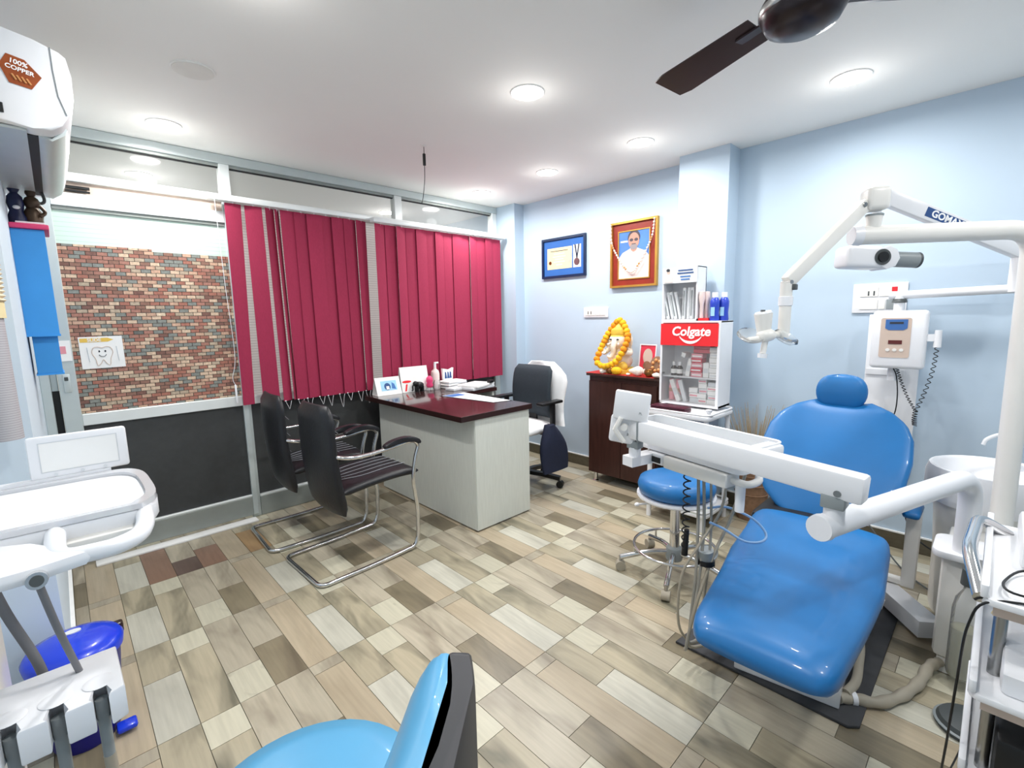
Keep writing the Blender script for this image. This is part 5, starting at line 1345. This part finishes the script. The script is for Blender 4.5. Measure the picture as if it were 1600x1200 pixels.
flat(B(), rect(-.028, .028, -.022, -.002), CM, .0015, .003).build('time_display', 'led_red', cbx, 0)
for dx in (-.028, 0, .028): B().prism(oval(.009, .008, 14, dx, -.052), lambda a, c: CM @ V(a, c, .0015), lambda a, c: CM @ V(a, c, .004)).build('button', 'warm_plastic', cbx, 0)
text('panel_text', 'XRAY', .018, CM @ Matrix.Translation((0, .025, .0018)), 'aluminium_shade', cbx) if False else None
B().cyl((3.15, .225, 1.16), (3.15, .225, 1.245), .016, .014, 14).build('hand_switch', 'white_plastic', xr)
B().box(3.14, 3.17, .235, .27, 1.19, 1.225).build('switch_cradle', 'white_plastic', xr, 0)
B().tube(fillet([(3.21, .44, 1.424), (3.21, .40, 1.424), (3.20, -.03, 1.435)], .02), .021, 16).build('horizontal_arm', 'white_plastic', xr, 60)
B().lathe([(.026, .0), (.034, .003), (.036, .018), (.03, .024), (.026, .024)], (3.20, -.03, 1.445), 18).build('pivot_collar', 'dark_grey', xr)
B().cyl((3.20, -.03, 1.42), (3.20, -.03, 1.60), .04, seg=18).build('pivot_post', 'white_plastic', xr)
G0, G1 = V(3.19, -.02, 1.60), V(2.70, .43, 1.85)
gm_ = frameM((G0 + G1) / 2, G1 - G0, (0, 0, 1)); gl = (G1 - G0).length
go = B().box(-gl / 2, gl / 2, -.034, .034, -.02, .02, r=.008, M=gm_).build('folding_arm', 'white_plastic', xr, 40)
# lettering side faces the room; reads down the arm towards the pivot
tm_ = frameM((G0 + G1) / 2, G0 - G1, (0, 0, 1))
B().box(-.15, .07, -.02, .02, .0, .0212, M=tm_).build('name_band', 'text_blue', go, 0)
text('name_text', 'GOMAX', .042, tm_ @ Matrix.Translation((-.045, .0, .0215)), 'text_white', go, bold=.0012)
B().box(-.04, .04, -.04, .04, -.04, .04, r=.015, M=TR(G1 + V(-.01, .01, -.02), (0, 0, .7))).build('arm_joint', 'white_plastic', xr, 40)
B().cyl(G1 + V(-.01, .01, -.18), G1 + V(-.01, .01, -.02), .018, seg=16).build('drop_stem', 'white_plastic', xr)
hx = frameM((2.63, .465, 1.58), V(.68, -.70, -.06), (0, 0, 1))
xh = B().box(-.10, .062, -.048, .048, -.055, .055, r=.02, seg=3, M=hx).build('tube_head', 'white_plastic', xr, 50)
B().prism(oval(.05, .05, 8), lambda a, c: hx @ V(a + .075, c, -.05), lambda a, c: hx @ V(a + .075, c, .05), r=.004).build('head_end', 'white_plastic', xr, 30)
dl = B().prism(oval(.034, .034, 28), lambda a, c: hx @ V(a + .045, c, .053), lambda a, c: hx @ V(a + .045, c, .058)).build('angle_dial', 'dark_grey', xh, 30)
B().prism(oval(.024, .024, 24), lambda a, c: hx @ V(a + .045, c, .058), lambda a, c: hx @ V(a + .045, c, .062)).build('dial_knob', 'grey_plastic', dl, 30) if False else B().prism(oval(.022, .022, 24), lambda a, c: hx @ V(a + .045, c, .058), lambda a, c: hx @ V(a + .045, c, .064)).build('dial_knob', 'black_plastic', xh, 30)
B().cyl(hx @ V(.11, .0, .0), hx @ V(.235, .0, .0), .034, .034, 24).build('cone', 'grey_plastic', xr)
B().lathe([(.026, -.008), (.0345, -.008), (.0345, .002), (.026, .002)], hx @ V(.235, 0, 0), 24, M=(hx.to_3x3() @ Euler((0, PI / 2, 0)).to_matrix())).build('cone_rim', 'dark_grey', xr)
# coiled and straight cords
cc = thing('coiled_cord', 'black coiled cord hanging in a loop from the X-ray control box', 'cord', (3.2, .27, .75))
def coil(path, r_, turns, name, par):
    P = catmull(path, 24); k = len(P); out = []
    for i, q in enumerate(P):
        a = 2 * PI * turns * i / k; out.append(q + V(.6 * math.cos(a) * r_, math.sin(a) * r_, 0))
    B().tube(out, .0022, 5).build(name, 'black_plastic', par, 60)
coil([(3.15, .225, 1.16), (3.16, .232, 1.05), (3.175, .255, .93), (3.19, .285, .82)], .009, 13, 'coil', cc)
coil([(3.17, .375, 1.045), (3.175, .355, .98), (3.185, .325, .90), (3.19, .29, .83)], .007, 15, 'coil', cc)
coil([(3.19, .285, .83), (3.19, .287, .78), (3.19, .283, .745)], .010, 8, 'coil_end', cc)
B().tube(catmull([(3.165, .39, 1.045), (3.18, .375, 1.0), (3.19, .365, .9), (3.2, .37, .8), (3.22, .40, .72), (3.24, .42, .6)], 5), .003, 6).build('power_cord', 'black_plastic', None, 60, label='straight black cord running down from the control box', category='cord')
B().tube(catmull([(3.25, .32, .42), (3.2, .30, .3), (3.2, .25, .16), (3.22, .18, .09), (3.2, .05, .05)], 6), .004, 6).build('wall_cable', 'black_plastic', None, 60, label='black cable along the wall behind the chair armrest', category='cord')
B().tube(catmull([(3.28, .45, .12), (3.1, .3, .02), (2.95, .2, .012), (2.85, .1, .012)], 6), .004, 6).build('floor_cable', 'dark_grey', None, 60, label='grey cable lying on the floor behind the chair', category='cord')

# ------------------------------------------------------------------ spittoon
sp = thing('spittoon', 'white pedestal spittoon basin with a thin curved tap', 'basin', (2.8, .0, 0))
SPX, SPY = 2.79, -.02
B().lathe([(.001, 0), (.155, 0), (.16, .03), (.165, .3), (.175, .46), (.18, .52), (.001, .52)], (SPX, SPY, 0), 28).build('pedestal', 'warm_plastic', sp, 50)
B().lathe([(.15, .52), (.2, .525), (.215, .56), (.215, .64), (.205, .675), (.195, .678), (.18, .665), (.165, .60), (.11, .56), (.03, .55), (.001, .55)], (SPX, SPY, 0), 32).build('bowl', 'white_plastic', sp, 50)
B().tube(catmull([(2.86, -.09, .66), (2.862, -.09, .74), (2.85, -.07, .80), (2.82, -.03, .82), (2.79, .01, .80), (2.782, .02, .775)], 6), .0075, 10).build('tap', 'white_plastic', sp, 60)
B().lathe([(.001, .0), (.02, 0), (.018, .02), (.001, .022)], (2.86, -.09, .668), 14).build('tap_base', 'white_plastic', sp)

# ------------------------------------------------------------------ foot pedal
fp_ = thing('foot_pedal', 'round dark grey foot pedal on the floor at the right', 'pedal', (1.98, -.03, 0))
B().lathe([(.001, 0), (.085, 0), (.088, .01), (.075, .03), (.03, .042), (.001, .044)], (1.985, -.035, 0), 28).build('pedal', 'dark_grey', fp_, 40)
B().lathe([(.083, .012), (.09, .014), (.083, .018)], (1.985, -.035, 0), 28).build('pedal_ring', 'grey_plastic', fp_)

# ------------------------------------------------------------------ instrument trolley at the right edge
it = thing('instrument_trolley', 'white instrument trolley with a bent chrome handle at the right edge', 'trolley', (1.45, -.25, 0))
TX0, TX1, TY0, TY1 = 1.215, 1.68, -.50, -.012
for zt, dx in ((.79, 0.), (.59, .0), (.37, .06)):
    B().prism(rrect(TX1 - TX0 - dx, TY1 - TY0, .02, 3, (TX0 + TX1 + dx) / 2, (TY0 + TY1) / 2), lambda a, b: V(a, b, zt), lambda a, b: V(a, b, zt + .014), r=.003).build('shelf', 'white_plastic', it, 40)
    B().prism(rrect(TX1 - TX0 - dx, .012, .004, 2, (TX0 + TX1 + dx) / 2, TY1 - .006), lambda a, b: V(a, b, zt + .014), lambda a, b: V(a, b, zt + .04), r=.002).build('shelf_lip', 'white_plastic', it, 40)
    B().box(TX0 + dx + .01, TX0 + dx + .022, TY0 + .02, TY1 - .02, zt - .02, zt + .001).build('shelf_skirt', 'panel_beige', it, 0)
for x in (TX0 + .10, TX1 - .03):
    for y in (TY0 + .03, TY1 - .035):
        lg = B().cyl((x, y, .05), (x, y, .79), .011, seg=12).build('post', 'steel', it)
        B().cyl((x - .012, y, .026), (x + .012, y, .026), .026, seg=14).build('caster', 'black_plastic', it)
        B().cyl((x, y, .03), (x, y, .06), .008, seg=10).build('caster_stem', 'steel', it)
B().tube(fillet([(1.62, -.05, .80), (1.56, .004, .85), (1.36, .012, .84), (1.222, -.014, .80)], .045, 6), .0125, 14).build('handle', 'chrome', it, 60)
B().box(1.26, 1.62, -.46, -.06, .385, .50, r=.01).build('black_case', 'black_plastic', None, 40, label='black equipment case on the bottom shelf of the right trolley', category='case')
sc_ = thing('scaler_device', 'pale tabletop scaler device with dark screen on the middle trolley shelf', 'device', (1.4, -.2, .605))
B().prism([(0, 0), (.24, 0), (.24, .115), (.16, .125), (.02, .055), (0, .04)], lambda a, b: V(1.25 + a, -.36, .6055 + b), lambda a, b: V(1.25 + a, -.055, .6055 + b), r=.01).build('housing', 'white_plastic', sc_, 40)
slope = frameM((1.352, -.20, .7025), (0, -1, 0), V(.14, 0, .07))
B().box(-.11, .13, -.05, .062, .0, .004, r=.002, M=slope).build('front_panel', 'sky_print', sc_, 30)
B().box(.0, .10, -.015, .045, .004, .007, M=slope).build('screen', 'screen_dark', sc_, 0)
for dx in (-.09, -.06, -.03): B().box(dx - .008, dx + .008, -.042, -.028, .004, .007, r=.001, M=slope).build('button', 'paper_grey', sc_, 0)
ut = thing('turbine_unit', 'white box unit with a round metal port on the top trolley shelf', 'device', (1.5, -.25, .805))
B().box(1.40, 1.66, -.42, -.065, .805, .86, r=.012).build('housing', 'white_plastic', ut, 40)
B().prism(oval(.014, .018, 18, 1.44, -.10), lambda a, b: V(a, b, .86), lambda a, b: V(a, b, .864)).build('port', 'steel', ut, 30)
for k, (pth, m_, lb) in enumerate((([(1.66, -.10, .90), (1.50, -.085, .93), (1.45, -.10, .90), (1.55, -.15, .87), (1.66, -.2, .87)], 'black_plastic', 'black cable looped on the top trolley shelf'),
        ([(1.26, -.10, .81), (1.24, -.05, .82), (1.30, -.045, .815), (1.38, -.08, .815), (1.35, -.16, .81), (1.26, -.14, .81), (1.22, -.03, .80), (1.22, -.002, .74), (1.26, .004, .60), (1.31, .008, .42), (1.45, .012, .2), (1.68, .0, .05), (1.86, -.02, .01), (1.90, -.03, .03)], 'black_plastic', 'thin black cable hanging down the trolley side'),
        ([(1.45, -.12, .868), (1.36, -.10, .82), (1.28, -.12, .812), (1.26, -.2, .812)], 'warm_plastic', 'white cable lying across the top trolley shelf'),
        ([(1.56, -.04, .615), (1.60, -.06, .66), (1.56, -.10, .66), (1.53, -.09, .62), (1.50, -.10, .64)], 'beige_yellow', 'cream cable curled on the middle trolley shelf'))):
    B().tube(catmull(pth, 6), .0024, 8).build('cable', m_, None, 60, label=lb, category='cord', group='cables on the right trolley')

# ------------------------------------------------------------------ delivery cart at the left edge
lc = thing('instrument_cart', 'white instrument cart with glassy tray and carrying handle at the left edge', 'cart', (-.2, 1.3, 0))
out = [(-.40, 1.455), (.05, 1.455), (.09, 1.44), (.113, 1.39), (.118, 1.30), (.114, 1.19), (.085, 1.135), (-.40, 1.135)]
def oscale(p, s, dz): return [V(-.135 + (a + .135) * s, 1.315 + (b - 1.315) * s, dz) for a, b in p]
osm = [(q.x, q.y) for q in catmull([(a, b, 0) for a, b in out[1:7]], 4)]
outl = [(-.40, 1.475)] + osm + [(-.40, 1.155)]
B().prism(outl, lambda a, b: V(a, b, .955), lambda a, b: V(a, b, .995), r=.008).build('tray_body', 'white_plastic', lc, 40)
R = []
for a, b in outl:
    i_ = V(-.135 + (a + .135) * .93, 1.315 + (b - 1.315) * .88, 0)
    R.append([V(a, b, .995), V(a * .99, b, 1.006), V(i_.x, i_.y, 1.004), V(i_.x, i_.y, .996)])
B().rings(R, closed=True).build('glass_rim', 'frosted', lc, 50)
B().prism([(-.135 + (a + .135) * .92, 1.315 + (b - 1.315) * .86) for a, b in outl], lambda a, b: V(a, b, .9955), lambda a, b: V(a, b, .9965)).build('tray_floor', 'white_plastic', lc, 0)
hnd = catmull([(.088, 1.165, .982), (.082, 1.09, .980), (.066, 1.04, .978), (.035, 1.015, .978), (.0, 1.015, .978), (-.028, 1.025, .978), (-.04, 1.06, .98), (-.04, 1.15, .982)], 6)
B().tube(hnd, .0145, 14).build('carry_handle', 'white_plastic', lc, 60)
B().prism([(-.40, .965), (-.06, .985), (-.0, 1.0), (-.035, 1.06), (-.07, 1.1), (-.12, 1.145), (-.40, 1.145)], lambda a, b: V(a, b, .962), lambda a, b: V(a, b, .99), r=.012).build('front_apron', 'white_plastic', lc, 40)
B().box(-.03, .08, 1.115, 1.145, .945, .968, r=.005).build('handle_inset', 'warm_plastic', lc, 40)
kb = B().cyl((-.062, .995, .968), (-.061, .962, .976), .0135, .0125, 20).build('lock_knob', 'chrome', lc)
B().cyl((-.061, .963, .9755), (-.0608, .959, .977), .0085, .008, 18).build('knob_face', 'dark_grey', kb)
B().box(-.34, -.15, 1.22, 1.42, .0, .945, r=.02).build('column', 'warm_plastic', lc, 40)
comb = [(-.40, 1.10), (.016, 1.10), (.018, .965)]
for x in (-.013, -.065, -.117, -.169, -.221):
    comb += [(x + .0095, .955), (x + .0095, 1.0), (x + .006, 1.012), (x - .006, 1.012), (x - .0095, 1.0), (x - .0095, .955)]
comb += [(-.40, .955)]
B().prism(comb, lambda a, b: V(a, b, .70), lambda a, b: V(a, b, .758), r=.005).build('holder_bar', 'white_plastic', lc, 40)
for x in (-.013, -.065, -.117):
    B().lathe([(.011, .0585), (.02, .0592), (.021, .0588), (.012, .056)], (x, 1.0, .70), 18).build('holder_scoop', 'white_plastic', lc)
B().box(-.34, -.15, 1.09, 1.24, .71, .755).build('holder_bracket', 'white_plastic', lc, 0)
for k, x in enumerate((-.013, -.065, -.117)):
    hp = B().cyl((x, .99, .63), (x, .99, .735), .008, .009, 14).build('handpiece_coupling', 'grey_plastic', lc)
    B().tube(catmull([(x, .99, .63), (x + .004, .99, .5), (x + .012, 1.01, .36), (x - .01 * k, 1.05, .2), (x - .08, 1.15, .1), (-.2, 1.25, .12)], 6), .0085, 10).build('handpiece_hose', 'hose_beige', hp, 60)
B().tube(catmull([(-.061, .985, .962), (-.05, 1.01, .87), (-.035, 1.06, .755)], 6), .005, 10).build('lock_rod', 'hose_dark', lc, 60)
B().tube(catmull([(-.13, 1.14, .95), (-.115, 1.15, .86), (-.09, 1.15, .76), (-.08, 1.14, .70)], 6), .0075, 10).build('hanging_hose', 'hose_dark', lc, 60)
lv = thing('film_viewer', 'white rectangular film viewer standing upright behind the left tray', 'viewer', (.01, 1.47, .99))
vm = frameM((.0105, 1.468, 1.058), (1, 0, 0), (0, .06, 1))
B().box(-.086, .086, -.048, .048, -.008, .008, r=.006, M=vm).build('housing', 'white_plastic', lv, 40)
B().box(-.066, .066, -.032, .032, .008, .0086, M=vm).build('screen', 'paper', lv, 0)
frame_ring('screen_bead', .136, .068, .0015, .0012, vm @ Matrix.Translation((0, 0, .008)), 'paper_grey', lv)
B().box(-.4, .06, 1.456, 1.474, .975, 1.012).build('mounting_lip', 'white_plastic', lv, 0)
for dx in (-.045, 0, .04): B().cyl(vm @ V(dx, -.041, .008), vm @ V(dx, -.041, .0095), .0035, seg=10).build('screw', 'paper_grey', lv)

# ------------------------------------------------------------------ blue bin
tb = thing('pedal_bin', 'blue plastic pedal bin with a domed lid under the left cart', 'bin', (-.07, 2.0, 0))
BX, BY = -.07, 2.0
B().lathe([(.001, 0), (.082, 0), (.088, .015), (.11, .24), (.114, .295), (.001, .295)], (BX, BY, 0), 32).build('bucket', 'trash_dark', tb, 50)
B().lathe([(.112, .29), (.122, .293), (.125, .318), (.116, .332), (.08, .345), (.001, .352)], (BX, BY, 0), 36).build('lid', 'trash_blue', tb, 60)
B().box(.0, .055, 1.90, 1.95, .012, .03, r=.008).build('pedal', 'trash_blue', tb, 40)
B().prism(oval(.022, .014, 18, BX + .0, BY + .045), lambda a, b: V(a, b, .343), lambda a, b: V(a, b, .352)).build('lid_sticker', 'paper_grey', tb, 0)
B().box(BX + .09, BX + .128, BY + .04, BY + .075, .285, .325, r=.008).build('lid_hinge', 'amber', tb, 30)

# ------------------------------------------------------------------ front stool with backrest
fs = thing('dentist_stool', 'light blue dentist stool with a black-shelled backrest in the foreground', 'stool', (.18, .63, 0))
QX, QY = .18, .63
B().lathe([(.001, .56), (.16, .56), (.182, .578), (.187, .612), (.176, .640), (.13, .655), (.001, .66)], (QX, QY, 0), 40).build('seat_cushion', 'light_blue_vinyl', fs, 60)
B().lathe([(.001, .54), (.165, .54), (.175, .562), (.001, .562)], (QX, QY, 0), 36).build('seat_base', 'shell_black', fs)
B().cyl((QX, QY, .1), (QX, QY, .54), .026, seg=18).build('column', 'chrome', fs)
for k in range(5):
    a = math.radians(20 + 72 * k); d = V(math.cos(a), math.sin(a), 0); c0 = V(QX, QY, 0)
    B().tube([c0 + d * .02 + V(0, 0, .11), c0 + d * .26 + V(0, 0, .07)], .014, 10).build('leg', 'chrome', fs)
    e = c0 + d * .26; n = V(-d.y, d.x, 0)
    B().cyl(e - n * .02 + V(0, 0, .026), e + n * .02 + V(0, 0, .026), .026, seg=14).build('caster', 'black_plastic', fs)
    B().cyl(e + V(0, 0, .026), e + V(0, 0, .078), .009, seg=8).build('caster_stem', 'steel', fs)
bt = V(.76, .65, 0).normalized(); bnrm = V(-.65, .76, 0).normalized()
bc = V(.330, .458, 0) - bt * .125
def backring(t, f0, f1, ws, p, k=.3):
    z = .66 + .275 * t
    e = math.sqrt(max(.03, 1 - max(0, (t - .82) / .18) ** 2)) * math.sqrt(max(.04, 1 - max(0, (.12 - t) / .12) ** 2))
    out = []
    for a, b in oval(1, 1, 30, p=p):
        off = f0 + (f1 - f0) * max(0, b) * (k + (1 - k) * e)      # flat where it meets the shell, bulging towards the sitter
        out.append(bc + V(0, 0, z) + bt * a * ws * (.78 + .22 * e) + bnrm * (off - (.004 if b < 0 else 0) + .02 * a * a))
    return out
B().rings([backring(i / 18, -.012, .03 + .115 * (1 - i / 18) ** 1.1, .125, 3.2) for i in range(19)]).build('back_cushion', 'light_blue_vinyl', fs, 70)
B().rings([backring(i / 18, -.036, -.010, .128, 7., 1.) for i in range(19)]).build('back_shell', 'shell_black', fs, 70)
B().sweep([V(QX + .06, QY - .08, .55), bc + V(.05, -.045, .56), bc + V(.045, -.045, .72)], .05, .012, up=bnrm).build('back_bracket', 'black_plastic', fs, 40)
